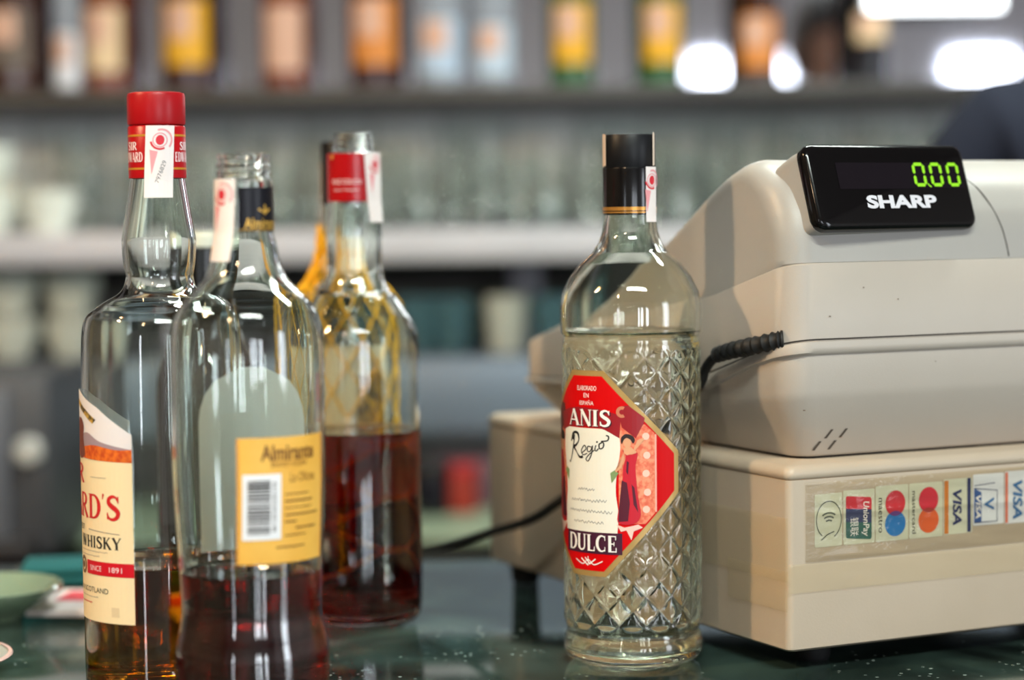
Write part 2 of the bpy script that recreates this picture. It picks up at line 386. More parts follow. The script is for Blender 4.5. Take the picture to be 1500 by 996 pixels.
def liquid(parent, rin, zb, level, m, seg=96):
    e = .00012; r0 = rin(zb + .004)
    prof = [(0, zb - e + .002), (r0 - .006, zb - e), (r0 - .002, zb + .001 - e)]
    n = max(6, int((level - zb) / .003))
    for i in range(n + 1):
        z = zb + .0035 + (level - zb - .0035) * i / n; prof.append((rin(z) + e, z))
    prof += [(rin(level) - .0012, level - .0008), (rin(level) - .004, level - .0011), (0, level - .0011)]
    return lathe('liquid', prof, m, parent, seg, angle=60)
def bottle_thing(name, label, X, Y, cat='bottle', group=None):
    return thing(name, label, cat, (X, Y, ZC), -math.atan(X / Y), group)
PAPER = mat('strip_paper', (232, 222, 220), 0.6)
PINK = mat('strip_pink_print', (226, 150, 156), 0.6)
RED_INK = mat('strip_red_print', (206, 34, 52), 0.6)
GREY_INK = mat('grey_ink', (120, 118, 120), 0.6)
BLACK_INK = mat('black_ink', (28, 24, 24), 0.5)
def tax_strip(parent, R, a0, z0, z1, w, shift=0.0, off=.0004, flip=False, number=None, skew=0.0):
    """paper duty seal running down the neck: red swirl emblem, pink wedge and a number"""
    f0 = cyl(R, a0); zm = (z0 + z1) / 2
    def f(s, z, o): return f0(s + shift + skew * (z - z1), z, o)
    n = 10; P = []
    for i in range(n + 1): P.append((-w / 2, z0 + (z1 - z0) * i / n))
    for i in range(n + 1): P.append((w / 2, z1 + (z0 - z1) * i / n))
    st = art('tax_strip', [[(-w / 2, z0 + (z1 - z0) * i / n), (w / 2, z0 + (z1 - z0) * i / n), (w / 2, z0 + (z1 - z0) * (i + 1) / n), (-w / 2, z0 + (z1 - z0) * (i + 1) / n)] for i in range(n)], PAPER, parent, f, off)
    zc = z1 - .0075
    art('emblem', [disc(0, zc, .0022, .0026)] + ringp(0, zc, .0042, .0052, radians(190), radians(300), 10), RED_INK, st, f, off + .0001)
    art('pink_print', ringp(0, zc, .0033, .0039, 0, 2 * pi, 24) + ringp(.0006, zc, .0050, .0060, radians(-40), radians(110), 12) + [[(-.0052, zc - .005), (-.001, zc - .006), (-.0038, zc - .018)]], PINK, st, f, off + .0001)
    if number: art('number', text(number, w=.012, h=.0022, cx=.0008, cy=zc - .0165, rot=radians(72)), GREY_INK, st, f, off + .0001)
    st['label'] = 'white paper duty seal with red swirl'
    return st

# ------------------------------------------------------------------ anise bottle
AX, AY = .0674, 1.2285
an = bottle_thing('anise_bottle', 'full clear diamond-cut bottle with red ANIS label and black cap beside the cash register', AX, AY)
RB = .0389
outer = [(.0335, .0004), (.0372, .0022), (.0392, .0055), (.0396, .010), (.0393, .0138), (.0381, .0160), (.0375, .0180), (.0381, .0205), (.0389, .0225)]
nb = 150
for i in range(1, nb + 1): outer.append((RB, .0225 + (.1785 - .0225) * i / nb))
outer += [(.0387, .1812), (.0380, .1834), (.0386, .1850), (.0397, .1866), (.0399, .1896), (.0400, .2005), (.0387, .209), (.0344, .2179), (.0286, .2252), (.0217, .2314), (.0178, .2372), (.0159, .243), (.0149, .2515), (.0147, .262), (.0132, .268), (.0132, .292)]
ND, PZ = 16, .0166
def diamond(th, z):
    if z < .0225 or z > .1785: return 0
    k = min(1, (z - .0225) / .002, (.1785 - z) / .002)
    p = th * ND / (2 * pi) + z / PZ; q = th * ND / (2 * pi) - z / PZ
    dp = abs((p % 1) - .5) * 2; dq = abs((q % 1) - .5) * 2            # 1 on a groove line, 0 in the middle of a band
    g = max(dp, dq); groove = max(0, (g - .78) / .22)
    pil = (1 - dp ** 2) * (1 - dq ** 2)
    a = (th + pi) % (2 * pi) - pi + radians(38.6)                       # smooth panel behind the label
    return k * (-.0005 * groove + .0006 * pil)
rin = shell(an, outer, .0030, .0075, GLASS_AN, diamond, 308, n=1, punt=.003)
liquid(an, rin, .0075, .1880, ANISE, 128)
lathe('neck_sleeve', [(.01495, .2528), (.0152, .2529), (.0152, .2785), (.0150, .2792), (.0143, .2793)], mat('black_foil', (8, 7, 8), 0.16), an, 64)
for (za, zb2) in ((.2538, .2546), (.2552, .2572)):
    lathe('gold_band', [(.01522, za), (.01532, za), (.01532, zb2), (.01522, zb2)], mat('gold_print', (196, 138, 62), 0.3, metal=.6), an, 64)
lathe('cap', [(.0142, .2785), (.0147, .2796), (.0147, .2968), (.0142, .2978), (.0120, .2980), (.0118, .2972), (0, .2972)], mat('black_plastic', (8, 9, 13), 0.42, spec=.3), an, 64)
CREAM_P = mat('torn_paper', (222, 200, 182), 0.8)
for a0, z0, z1, w in ((-72, .2798, .2984, .006), (64, .2800, .2990, .0022)):
    art('torn_strip', [[(-w / 2, z0), (w / 2, z0 + .0006), (w / 2, z1 - .0006), (0, z1), (-w / 2, z1 - .0003)]], CREAM_P, an, cyl(.0148, radians(a0)), .0004, .001)
tax_strip(an, lambda z: interp(z, [.243, .252], [.0160, .0156]), radians(52), .2487, .2795, .0092, number=None, off=.0003)
# label
fa = cyl(RB + .0008, radians(-38.6)); L_RED = mat('label_red', (206, 0, 4), 0.4, spec=.2); L_GOLD = mat('label_gold', (186, 152, 92), 0.38, metal=.35)
def octo(k): return [(-.0101 - k * .4, .1640 + k), (-.0515 - k, .1208 + k * .42), (-.0515 - k, .1002 - k * .42), (-.0105 - k * .4, .0555 - k), (.0105 + k * .4, .0555 - k), (.0515 + k, .1002 - k * .42), (.0515 + k, .1208 + k * .42), (.0101 + k * .4, .1640 + k)]
lb = art('label', [octo(.0030)], L_GOLD, an, fa, .0002); lb['label'] = 'red eight-sided label with gold border'
art('red_field', [octo(0)], L_RED, lb, fa, .0003)
art('small_lettering', text('ELABORADO', .0135, .0026, 0, .1572) + text('EN', .0036, .0024, 0, .1532) + text('ESPAÑA', .0098, .0028, 0, .1492), mat('label_white', (244, 238, 232), .5), lb, fa, .0004)
WH = MATS['label_white']
fm = lambda x, z, o: fa(x, .1324 + (z - .130) * .87, o)
LACE = mat('lace_orange', (224, 96, 66), .5, var=(420, (240, 150, 112), .12)); IVORY = mat('label_ivory', (232, 228, 214), .55)
for sg in (-1, 1):
    art('lace_panel', [[(sg * .0195, .0825), (sg * .0340, .0825), (sg * .0395, .0885), (sg * .0395, .1325), (sg * .034, .1375), (sg * .0195, .139)]], LACE, lb, fa, .00038)
    art('lace_dots', [disc(sg * x, z, .0020) for x, z in ((.0345, .1310), (.0350, .1205), (.0345, .1105), (.0352, .1000), (.0345, .0905))], mat('lace_dot', (240, 196, 176), .6), lb, fa, .00044)
    art('lace_border', [rect(sg * .0395, sg * .0405, .0890, .1320)], mat('lace_edge', (240, 170, 150), .6), lb, fa, .00042)
sc = crom([(.0195, .1350), (.0205, .124), (.0186, .112), (.0178, .100), (.0192, .088), (.0185, .0770)], 4)
art('scroll', [[(-x, z) for x, z in sc][::1] + [(x, z) for x, z in reversed(sc)]], IVORY, lb, fa, .00046)
RIB = mat('ribbon_crimson', (150, 10, 24), .4); RIBD = mat('ribbon_dark', (96, 6, 18), .4)
top = crom([(-.0235, .1425), (-.010, .1462), (.008, .1458), (.021, .1425)], 4); low = crom([(-.0225, .1325), (-.010, .1358), (.008, .1356), (.0200, .1300)], 4)
art('ribbon', [list(low) + list(reversed(top))], RIB, lb, fa, .00052)
for sg in (-1, 1): art('ribbon_tail', [[(sg * .0195, .1440), (sg * .0205, .1475), (sg * .025, .1482), (sg * .034, .1412), (sg * .0335, .1385), (sg * .0290, .1300), (sg * .0215, .1360)]], RIBD if sg < 0 else RIB, lb, fa, .00050)
art('ribbon_fold', ringp(.0215, .1445, .0014, .0032, radians(60), radians(300), 14), mat('ribbon_edge', (200, 120, 88), .4), lb, fa, .00056)
art('lettering_shadow', serif('ANIS', .0292, .0088, .0014, .1402, .06), mat('ink_purple', (46, 8, 30), .5), lb, fa, .00062)
art('lettering_shadow', serif('DULCE', .0335, .0090, .0026, .0706, .05), MATS['ink_purple'], lb, fa, .00062)
BLK = art('name_plate', [rect(-.0172, .0212, .0652, .0772)], mat('plate_purple', (66, 14, 44), .45), lb, fa, .00054)
art('lettering', serif('ANIS', .0292, .0090, .0008, .1408, .06), WH, lb, fa, .00072)
art('lettering', serif('DULCE', .0335, .0092, .0020, .0712, .05), WH, lb, fa, .00072)
scr = []
scr += ribbon(crom([(-.0105, .1262), (-.0092, .1290), (-.0098, .1240), (-.0112, .1180), (-.0128, .1135), (-.0135, .1145)], 5), .0009, .0005)          # stem of R
scr += ribbon(crom([(-.0118, .1250), (-.0100, .1298), (-.0066, .1300), (-.0058, .1262), (-.0082, .1230), (-.0098, .1226), (-.0076, .1196), (-.0052, .1168), (-.0030, .1172)], 5), lambda t: .0005 + .0010 * abs(sin(2.6 * pi * t)))
scr += ribbon(crom([(-.0040, .1190), (-.0010, .1215), (-.0020, .1235), (-.0040, .1205), (-.0028, .1182), (-.0002, .1192)], 5), .0006)                # e
scr += ribbon(crom([(.0022, .1228), (.0002, .1230), (.0000, .1204), (.0018, .1206), (.0030, .1236), (.0024, .1190), (.0004, .1150), (-.0010, .1160), (.0010, .1186), (.0040, .1212)], 5), .0006)  # g
scr += ribbon(crom([(.0050, .1240), (.0044, .1216), (.0052, .1208), (.0064, .1222)], 5), .0006) + [disc(.0056, .1258, .0005)]                          # i
scr += ribbon(crom([(.0082, .1254), (.0068, .1246), (.0070, .1222), (.0088, .1228), (.0092, .1252), (.0080, .1262), (.0112, .1268), (.0118, .1290), (.0104, .1296)], 5), .0007)  # o
art('script_lettering', scr, BLACK_INK, lb, lambda x, z, o: fa(x * 1.12 + .0008, z + .0018, o), .00060)
art('verse', squiggle(-.0065, .0055, .1009, .0009, 13, 1, .00026) + squiggle(-.0125, .0125, .0947, .0009, 25, 2, .00026) + squiggle(-.0140, .0155, .0887, .0009, 29, 3, .00026) + squiggle(-.0105, .0105, .0826, .0009, 20, 4, .00026), GREY_INK, lb, fa, .00060)
SKIN_P = mat('print_skin', (222, 160, 120), .6); HAIR_P = mat('print_hair', (40, 22, 22), .6); DR = mat('print_dress', (196, 16, 40), .5); DR2 = mat('print_dress_dark', (84, 10, 36), .5); LEAF = mat('print_leaf', (128, 150, 96), .6)
for sg in (-1, 1):
    fl = lambda P, sg=sg: [(sg * x, z) for x, z in P]
    art('dancer_dress', [fl(crom([(.0215, .1200), (.0235, .1160), (.0220, .1085), (.0215, .1000), (.0205, .0900), (.0190, .0800), (.0188, .0738), (.0230, .0722), (.0290, .0735), (.0315, .0790), (.0300, .0900), (.0290, .1020), (.0288, .1100), (.0300, .1180), (.0265, .1168)], 3, True))], DR, lb, fm, .00060)
    art('dancer_dress_folds', [fl([(.0212, .1005), (.0240, .0990), (.0255, .0860), (.0245, .0745), (.0192, .0740), (.0195, .0820)]), fl([(.0265, .0980), (.0280, .0960), (.0300, .0800), (.0275, .0850)]), fl([(.0240, .1130), (.0252, .1120), (.0246, .1040), (.0236, .1060)])], DR2, lb, fm, .00066)
    art('dancer_skin', [disc(sg * .0243, .1245, .0022, .0032), fl([(.0222, .1205), (.0236, .1218), (.0262, .1218), (.0292, .1190), (.0290, .1178), (.0240, .1165), (.0225, .1180)]), fl([(.0285, .1195), (.0310, .1245), (.0335, .1260), (.0332, .1275), (.0300, .1262), (.0278, .1208)]), fl([(.0222, .1180), (.0205, .1100), (.0175, .1065), (.0180, .1055), (.0212, .1085), (.0228, .1150)])], SKIN_P, lb, fm, .00064)
    art('dancer_hair', [fl(crom([(.0212, .1235), (.0210, .1275), (.0235, .1300), (.0270, .1290), (.0285, .1262), (.0275, .1240), (.0262, .1262), (.0240, .1275), (.0225, .1262)], 3, True))], HAIR_P, lb, fm, .00068)
    art('leaves', [fl([(.0148, .1050), (.0175, .1070), (.0195, .1050), (.0168, .1005), (.0155, .0985)])], LEAF, lb, fm, .00062)
    art('scroll_curl', [fl([(.0180, .0822), (.0225, .0805), (.0300, .0822), (.0325, .0805), (.0275, .0785), (.0262, .0735), (.0235, .0790), (.0205, .0782)])], mat('label_pale_pink', (234, 196, 182), .6), lb, fa, .00050)
art('flourish', ribbon(crom([(-.0085, .0575), (-.0035, .0560), (0, .0548 + .0030), (.0035, .0560), (.0085, .0575)], 4), .0004) + ribbon([(-.0045, .0580), (0, .0556)], .0005) + ribbon([(-.0020, .0585), (.0012, .0562)], .0005) + ribbon([(.0045, .0582), (.0006, .0560)], .0005) + ribbon([(0, .0590), (0, .0558)], .0004), WH, lb, lambda x, z, o: fa(x * 1.1 + .0005, .0605 + (z - .057) * 1.5, o), .00060)

# ------------------------------------------------------------------ whisky bottle with red cap
EY = 1.15; EX = (235 - 750) / 3178 * EY
ed = bottle_thing('whisky_bottle', 'nearly empty whisky bottle with red cap, bulbous neck and cream label, leftmost on the counter', EX, EY)
outer = [(.0385, .0004), (.0420, .003), (.0430, .009), (.0432, .020), (.0432, .042), (.0432, .073), (.0430, .11), (.0425, .152), (.0419, .181), (.0412, .195), (.0390, .2023), (.0344, .2063), (.0293, .2099), (.0208, .2150), (.0178, .2222), (.0189, .2298), (.0196, .2407), (.0191, .2457), (.0165, .262), (.0148, .2735), (.0140, .280), (.0138, .300), (.0134, .312)]
rin = shell(ed, outer, .0026, .008, GLASS); liquid(ed, rin, .008, .0728, WHISKY)
REDCAP = mat('red_cap_plastic', (160, 2, 14), 0.36, spec=.35)
lathe('cap', [(.0140, .3026), (.0149, .3030), (.0152, .3040), (.0152, .3178), (.0147, .3194), (.0130, .3199), (0, .3199)], REDCAP, ed, 64)
sl = lathe('neck_sleeve', [(.0145, .2748), (.0151, .2749), (.0151, .3015), (.0146, .3022), (.0140, .3024)], mat('red_sleeve', (166, 1, 14), 0.3, spec=.4), ed, 64)
for z in (.2792, .2965): lathe('gold_band', [(.01512, z), (.01522, z), (.01522, z + .0011), (.01512, z + .0011)], mat('sleeve_gold', (214, 150, 50), 0.35, metal=.4), ed, 64)
fs = cyl(.0152, 0); WHI = mat('sleeve_white', (238, 220, 222), .5)
for a0 in (-58, 66, 180): art('lettering', serif('SIR', .0080, .0042, 0, .2916) + serif('EDWARD', .0150, .0050, 0, .2858), WHI, sl, cyl(.0151, radians(a0)), .0002, .001)
tax_strip(ed, lambda z: interp(z, [.262, .274, .276], [.0168, .0153, .0153]), radians(6), .2645, .3020, .0150, shift=.0004, off=.0005, number='7976829', skew=.05)
AE = radians(-88); fe = cyl(.04315, AE); CRM = mat('label_cream', (240, 220, 178), .55)
HX = .0500
lb = art('label', [[(-HX, .0445), (HX, .0445), (HX, .1300), (-HX, .1300)]], CRM, ed, fe, .0002, .003); lb['label'] = 'cream whisky label with landscape and red lettering'
art('label_sky', [[(-HX, .1290), (HX, .1290), (HX, .1430), (.0280, .1565), (.006, .1645), (-.006, .1645), (-.0280, .1565), (-HX, .1430)]], mat('print_sky', (226, 222, 226), .6), lb, fe, .0002)
art('hill', [crom([(-HX, .1310), (-.03, .1370), (-.01, .1440), (.004, .1400), (.018, .1430), (.030, .1388), (HX, .1352)], 4) + [(HX, .1320), (-HX, .1320)]], mat('print_hill', (158, 138, 148), .6), lb, fe, .00032)
art('heath', [crom([(-HX, .1350), (-.02, .1360), (.010, .1352), (.025, .1368), (.040, .1350), (HX, .1352)], 4) + [(HX, .1285), (.02, .1292), (0, .1300), (-HX, .1285)]], mat('print_heath', (226, 112, 28), .6, var=(260, (196, 70, 16), .1)), lb, fe, .00036)
art('strap', [[(.004, .1600), (.016, .1552), (.027, .1500), (.024, .1478), (.014, .1528), (.004, .1570)]], mat('print_strap', (58, 46, 30), .6, var=(300, (200, 160, 70), .08)), lb, fe, .00036)
art('figure', [crom([(.004, .1480), (.010, .1500), (.014, .1460), (.013, .1400), (.015, .1310), (.004, .1300)], 3, True)], mat('print_figure', (120, 62, 50), .6), lb, fe, .0004)
INKR = mat('ink_red', (206, 32, 36), .5); INKB = mat('ink_dark', (44, 40, 36), .5)
art('lettering', serif('SIR', .0300, .0098, -.002, .1212, .06) + serif("EDWARD'S", .0860, .0128, 0, .1048, .05), INKR, lb, fe, .00036)
art('lettering_small', serif('SCOTCH', .0340, .0062, .002, .0862, .05, anchor='r') + serif('WHISKY', .0355, .0062, .0430, .0862, .05, anchor='r'), INKB, lb, fe, .00036)
art('lettering_finest', text('FINEST', .014, .0030, .012, .0930, anchor='r'), INKB, lb, fe, .00036)
art('lettering_origin', text('DISTILLED IN SCOTLAND', .05, .0028, .034, .0610, anchor='r'), INKB, lb, fe, .00036)
art('rules', ribbon([(.018, .0925), (.042, .0912)], .0003) + squiggle(-.01, .034, .0812, .0003, 40, 5, .0002) + squiggle(-.01, .028, .0788, .0003, 36, 6, .0002) + squiggle(.021, .034, .1200, .0002, 16, 7, .0002) + squiggle(0, .026, .0572, .0003, 26, 8, .0002), GREY_INK, lb, fe, .00036)
band = art('red_band', [rect(.0150, HX, .0690, .0762)], mat('band_red', (206, 16, 36), .4), lb, fe, .00036)
art('lettering_band', text('SINCE', .0105, .0028, .0240, .0725) + text('1891', .0082, .0028, .0390, .0725), WHI, lb, fe, .00042)
art('crest', ringp(.0095, .0730, .0030, .0048, 0, 2 * pi, 20) + [disc(.0095, .0730, .0018)], mat('crest_brown', (120, 88, 60), .6), lb, fe, .0004)
art('stamp', [rect(.036, .041, .0480, .0530)], mat('stamp_tan', (222, 200, 160), .6), lb, fe, .00032)
art('red_rule', squiggle(.004, .020, .0540, .0003, 18, 9, .0004), INKR, lb, fe, .00036)

# ------------------------------------------------------------------ brandy bottle (open, yellow back label)
BY = 1.06; BX = (361 - 750) / 3178 * BY
br = bottle_thing('brandy_bottle', 'open brandy bottle with yellow barcode label and black neck label, nearest the camera', BX, BY)
outer = [(.0330, .0004), (.0365, .003), (.0378, .010), (.0380, .022), (.0380, .040), (.0372, .046), (.0358, .0515), (.0347, .058), (.0345, .064), (.0349, .0752), (.0357, .0922), (.0373, .1259), (.0376, .1596), (.0376, .190), (.0359, .2031), (.0333, .2095), (.0296, .2142), (.0238, .2198), (.0198, .2248), (.0171, .2315), (.0154, .2398), (.0139, .2465), (.0137, .2570), (.0137, .2680), (.0137, .2712), (.0128, .2725), (.0124, .2738), (.0134, .2748), (.0124, .2760), (.0124, .2775), (.0134, .2787), (.0124, .2799), (.0124, .2815), (.0130, .2826), (.0128, .2842), (.0115, .2847)]
rin = shell(br, outer, .0024, .010, GLASS); liquid(br, rin, .010, .0813, BRANDY)
Rbr = lambda z: interp(z, [.058, .0752, .0922, .1259, .1596, .19], [.0347, .0349, .0357, .0373, .0376, .0376])
fb = cyl(lambda z: Rbr(z) , radians(29)); YEL = mat('label_yellow', (240, 186, 84), .5, var=(40, (228, 168, 64), .2))
# one wrapped sheet per row so the label follows the slight taper
def rows(x0, x1, z0, z1, n): return [rect(x0, x1, z0 + (z1 - z0) * i / n, z0 + (z1 - z0) * (i + 1) / n) for i in range(n)]
lb = art('back_label', rows(-.0248, .0248, .0885, .1492, 8), YEL, br, fb, .0003); lb['label'] = 'yellow back label with barcode'
art('border', rows(-.0248, -.0238, .0885, .1492, 8) + rows(.0238, .0248, .0885, .1492, 8), mat('border_orange', (222, 150, 60), .5), lb, fb, .00042)
BRN = mat('ink_brown', (122, 78, 26), .6)
art('lettering', text('Almirante', .0300, .0078, .0015, .1418, bold=.03) , BRN, lb, fb, .00046)
art('small_print', text('BRANDY SOLERA', .020, .0024, .0015, .1362), BRN, lb, fb, .00046)
art('signature', text('La Oficina', .016, .0045, .0090, .1296, shear=.2), BRN, lb, fb, .00046)
bc = art('barcode_field', rows(-.0222, -.0036, .1002, .1318, 12), mat('barcode_white', (232, 230, 232), .6), lb, fb, .0006)
r = random.Random(3); bars = []; z = .1030
while z < .1285:
    h = r.choice((.0003, .0005, .0007, .0010)); bars.append(rect(-.0198, -.0090, z, min(z + h, .1288))); z += h + r.choice((.0003, .0004, .0007))
art('barcode', bars + text('8410023020148', .024, .0017, -.0070, .1160, rot=radians(-90)), INKB, lb, fb, .0008)
tl = []
for i, (x1, wd) in enumerate(((.0125, .0004), (.0150, .0007), (.0150, .0004), (.0200, .0007), (.0050, .0005), (.0180, .0006), (.0110, .0004))):
    tl += squiggle(-.0015 + (.006 if i == 5 else 0), x1, .1215 - i * .0033, .0004, 26, 30 + i, wd)
art('fine_print', tl + squiggle(-.006, .010, .0962, .0004, 22, 50, .0006), BRN, lb, fb, .00046)
ff = cyl(lambda z: Rbr(z), radians(180 - 4)); GRYL = paper_mat('label_reverse', (246, 246, 240))
arch = []
for i in range(14):
    z0, z1 = .086 + (.178 - .086) * i / 14, .086 + (.178 - .086) * (i + 1) / 14
    hw = lambda z: .0315 if z < .150 else .0315 * sqrt(max(0, 1 - ((z - .150) / .0285) ** 2))
    arch.append([(-hw(z0), z0), (hw(z0), z0), (hw(z1), z1), (-hw(z1), z1)])
fl = art('front_label', arch, GRYL, br, ff, .0003); fl['label'] = 'white round-topped label seen from behind through the glass'
fnk = cyl(.0138, radians(41)); nl = art('neck_label', [rect(-.0128, .0140, .2468, .2682)], mat('neck_black', (8, 8, 18), .35, spec=.3), br, fnk, .0003, .001)
GOLDI = mat('ink_gold', (206, 160, 70), .4, metal=.4)
art('emblem', [[(-.0010, .2568), (0, .2572), (0, .2592), (.0006, .2600), (.0012, .2592), (.0012, .2572), (.0036, .2580), (.0046, .2574), (.0012, .2556), (.0006, .2545), (0, .2556), (-.0036, .2574), (-.0026, .2580)]], GOLDI, nl, fnk, .0005, .001)
art('lettering', text('Almirante', .021, .0052, .0004, .2508, bold=.02), GOLDI, nl, fnk, .0005, .001)
art('gold_rule', [rect(-.0128, .0140, .2474, .2478)], GOLDI, nl, fnk, .0005, .001)
tax_strip(br, lambda z: interp(z, [.23, .2398, .2465, .26], [.0174, .0158, .0146, .0143]), radians(-46), .2325, .2722, .0150, off=.0006, skew=.04)

# ------------------------------------------------------------------ dark rum bottle with red neck band
RY = 1.36; RX = (521 - 750) / 3178 * RY
rm = bottle_thing('rum_bottle', 'half full bottle of dark red-brown spirit with red neck band and open mouth', RX, RY)
outer = [(.0350, .0004), (.0378, .003), (.0392, .009), (.0398, .020), (.0399, .06), (.0399, .1324), (.0395, .1737), (.0369, .1857), (.0313, .1947), (.0249, .2041), (.0219, .2067), (.0184, .2144), (.0172, .2215), (.0174, .240), (.0168, .2503), (.0159, .2609), (.0156, .275), (.0155, .2905), (.0140, .2930), (.0126, .2945), (.0124, .2962), (.0130, .2972), (.0121, .2984), (.0121, .3000), (.0128, .3010), (.0118, .3022), (.0118, .3035), (.0124, .3044), (.0116, .3056), (.0108, .3057)]
rin = shell(rm, outer, .0026, .008, GLASS); liquid(rm, rin, .008, .1200, RUM)
fk = cyl(.0160, radians(-20)); nl = art('neck_band', [rect(-.0345, .0345, .2630, .2928)], mat('band_crimson', (166, 1, 10), .25), rm, fk, .0005, .001); nl['label'] = 'glossy red neck band'
art('lettering', text('RAZ COLON', .0185, .0030, .001, .2752) + text('Sangre y Trabajadero', .0160, .0018, .0005, .2700), WHI, nl, fk, .0007, .001)
art('crown', [rect(-.0105, -.0075, .2906, .2916), rect(-.0098, -.0080, .2892, .2902)], mat('crown_gold', (230, 180, 90), .4, metal=.3), nl, fk, .0007, .001)
def stripfold(z): return interp(z, [.244, .262, .2625, .295, .2975], [.0178, .0168, .0166, .0166, .0140])
tax_strip(rm, stripfold, radians(50), .2500, .2930, .0155, off=.0007, skew=-.06)

# ------------------------------------------------------------------ netted bottle behind it
NY = 1.452; NX = (507 - 750) / 3178 * NY
nt_ = bottle_thing('netted_bottle', 'black-capped bottle in yellow string net behind the dark red-brown bottle', NX, NY)
oN = [(.0345, .0004), (.0372, .003), (.0382, .010), (.0384, .05), (.0384, .150), (.0380, .178), (.0362, .1932), (.0293, .2035), (.0200, .2150), (.0152, .2275), (.0140, .2400), (.0140, .2700), (.0135, .290)]
rin = shell(nt_, oN, .0026, .008, GLASS); liquid(nt_, rin, .008, .1180, RUM)
BLKP = MATS['black_plastic']
lathe('cap', [(.0142, .2620), (.0150, .2622), (.0150, .3022), (.0145, .3033), (0, .3033)], BLKP, nt_, 48)
art('neck_label', [rect(-.030, .030, .2180, .2400)], mat('neck_cream', (226, 214, 184), .6), nt_, cyl(lambda z: interp(z, [.215, .2275, .240], [.0202, .0154, .0142]), 0), .0004, .002)
lb = art('label', [rect(-.030, .030, .070, .1690)], mat('body_cream', (226, 212, 176), .6), nt_, cyl(.0386, radians(2)), .0003)
art('label_picture', [[(.006, .150), (.026, .153), (.027, .105), (.004, .112)], ], mat('picture_yellow', (222, 166, 30), .6, var=(160, (110, 90, 40), .12)), lb, cyl(.0386, radians(2)), .0005)
art('seal_tape', rows(-.003, .003, .238, .2900, 6), mat('tape_tan', (214, 178, 150), .7), nt_, cyl(.0153, radians(-84)), .0006, .001)
V, Fc = [], []
zsN = [p[1] for p in crom(oN, 4)]; rsN = [p[0] for p in crom(oN, 4)]
for sg in (-1, 1):
    for k in range(11):
        P = []
        for i in range(60):
            z = .020 + (.232 - .020) * i / 59; th = 2 * pi * k / 11 + sg * (z - .02) * (2 * pi / 11) / .034
            rr = interp(z, zsN, rsN) + .0011 + .0004 * sin(i * 1.7 + k); P.append((rr * sin(th), -rr * cos(th), z))
        v, f = tube(None, P, .0008, None, sides=5); b = len(V); V += v; Fc += [tuple(i + b for i in q) for q in f]
YNET = mat('yellow_string', (255, 192, 30), .75)
mesh_obj('net', V, Fc, YNET, nt_)
V, Fc = [], []; r = random.Random(11)
for k in range(26):
    a = radians(r.uniform(-120, -62)); z0 = .200 + r.random() * .012; P = []
    for i in range(10):
        t = i / 9; z = z0 + .036 * t + r.uniform(-.001, .001); aa = a + .35 * sin(t * 5 + k)
        rr = interp(z, zsN, rsN) + .0015 + .0035 * r.random(); P.append((rr * sin(aa), -rr * cos(aa), z))
    v, f = tube(None, crom(P, 3), .0010, None, sides=5); b = len(V); V += v; Fc += [tuple(i + b for i in q) for q in f]
mesh_obj('net_gather', V, Fc, YNET, nt_)

# ------------------------------------------------------------------ short dark bottle behind
DX, DY = -.199, 1.41
dk = bottle_thing('dark_bottle', 'short dark bottle with pale cap and black neck, glimpsed between the whisky and brandy necks', DX, DY)
shell(dk, [(.030, .0004), (.0335, .003), (.034, .010), (.034, .12), (.033, .150), (.024, .175), (.0150, .190), (.0135, .200), (.0132, .232)], .0026, .008, mat('brown_glass', (70, 42, 26), .02, trans=.8, ior=1.5), seg=64)
lathe('neck_sleeve', [(.0153, .1905), (.0142, .1960), (.0140, .2345), (.0130, .2350)], mat('black_foil_plain', (10, 12, 12), .2), dk, 48)
lathe('cap', [(.0128, .2350), (.0136, .2352), (.0136, .2440), (.0130, .2452), (0, .2452)], mat('pale_cap', (214, 218, 204), .25), dk, 48)

# ================================================================== CASH REGISTER
RG = thing('cash_register', 'beige cash register with green-lit display and card stickers on its drawer', 'cash register', (.1493, 1.1755, ZC - .0065), radians(26.3)); RG.scale = (1.0255,) * 3
DRAW = mat('drawer_beige', (190, 173, 153), .45, bump=(900, .05), var=(14, (180, 163, 142), .3))
SHELL = mat('shell_beige', (182, 172, 162), .42, bump=(1400, .06), var=(9, (174, 164, 153), .3))
COVER = mat('cover_grey', (164, 159, 153), .4, bump=(1400, .06), var=(8, (156, 152, 146), .3))
RUB = mat('black_rubber', (14, 14, 15), .6); SEAM = mat('seam_dark', (40, 34, 28), .8)
WD, DP = .375, .370
def rrect(x0, x1, y0, y1, r, n=6):
    P = []
    for cx, cy, a in ((x1 - r, y0 + r, -90), (x1 - r, y1 - r, 0), (x0 + r, y1 - r, 90), (x0 + r, y0 + r, 180)):
        for k in range(n + 1): t = radians(a + 90 * k / n); P.append((cx + r * cos(t), cy + r * sin(t)))
    return P
def dense(P, step=.012):
    out = []
    for a, b in zip(P, P[1:] + P[:1]):
        n = max(1, int(hypot(b[0] - a[0], b[1] - a[1]) / step))
        for k in range(n): out.append((a[0] + (b[0] - a[0]) * k / n, a[1] + (b[1] - a[1]) * k / n))
    return out
def loft(name, rings, m, parent, cap0=True, cap1=True, angle=35):
    V, Fc = [], []; n = len(rings[0])
    for R in rings: V += R
    for i in range(len(rings) - 1):
        for k in range(n):
            k2 = (k + 1) % n; Fc.append((i * n + k, i * n + k2, (i + 1) * n + k2, (i + 1) * n + k))
    if cap0: Fc.append(tuple(range(n - 1, -1, -1)))
    if cap1: Fc.append(tuple((len(rings) - 1) * n + k for k in range(n)))
    return mesh_obj(name, V, Fc, m, parent, True, angle)
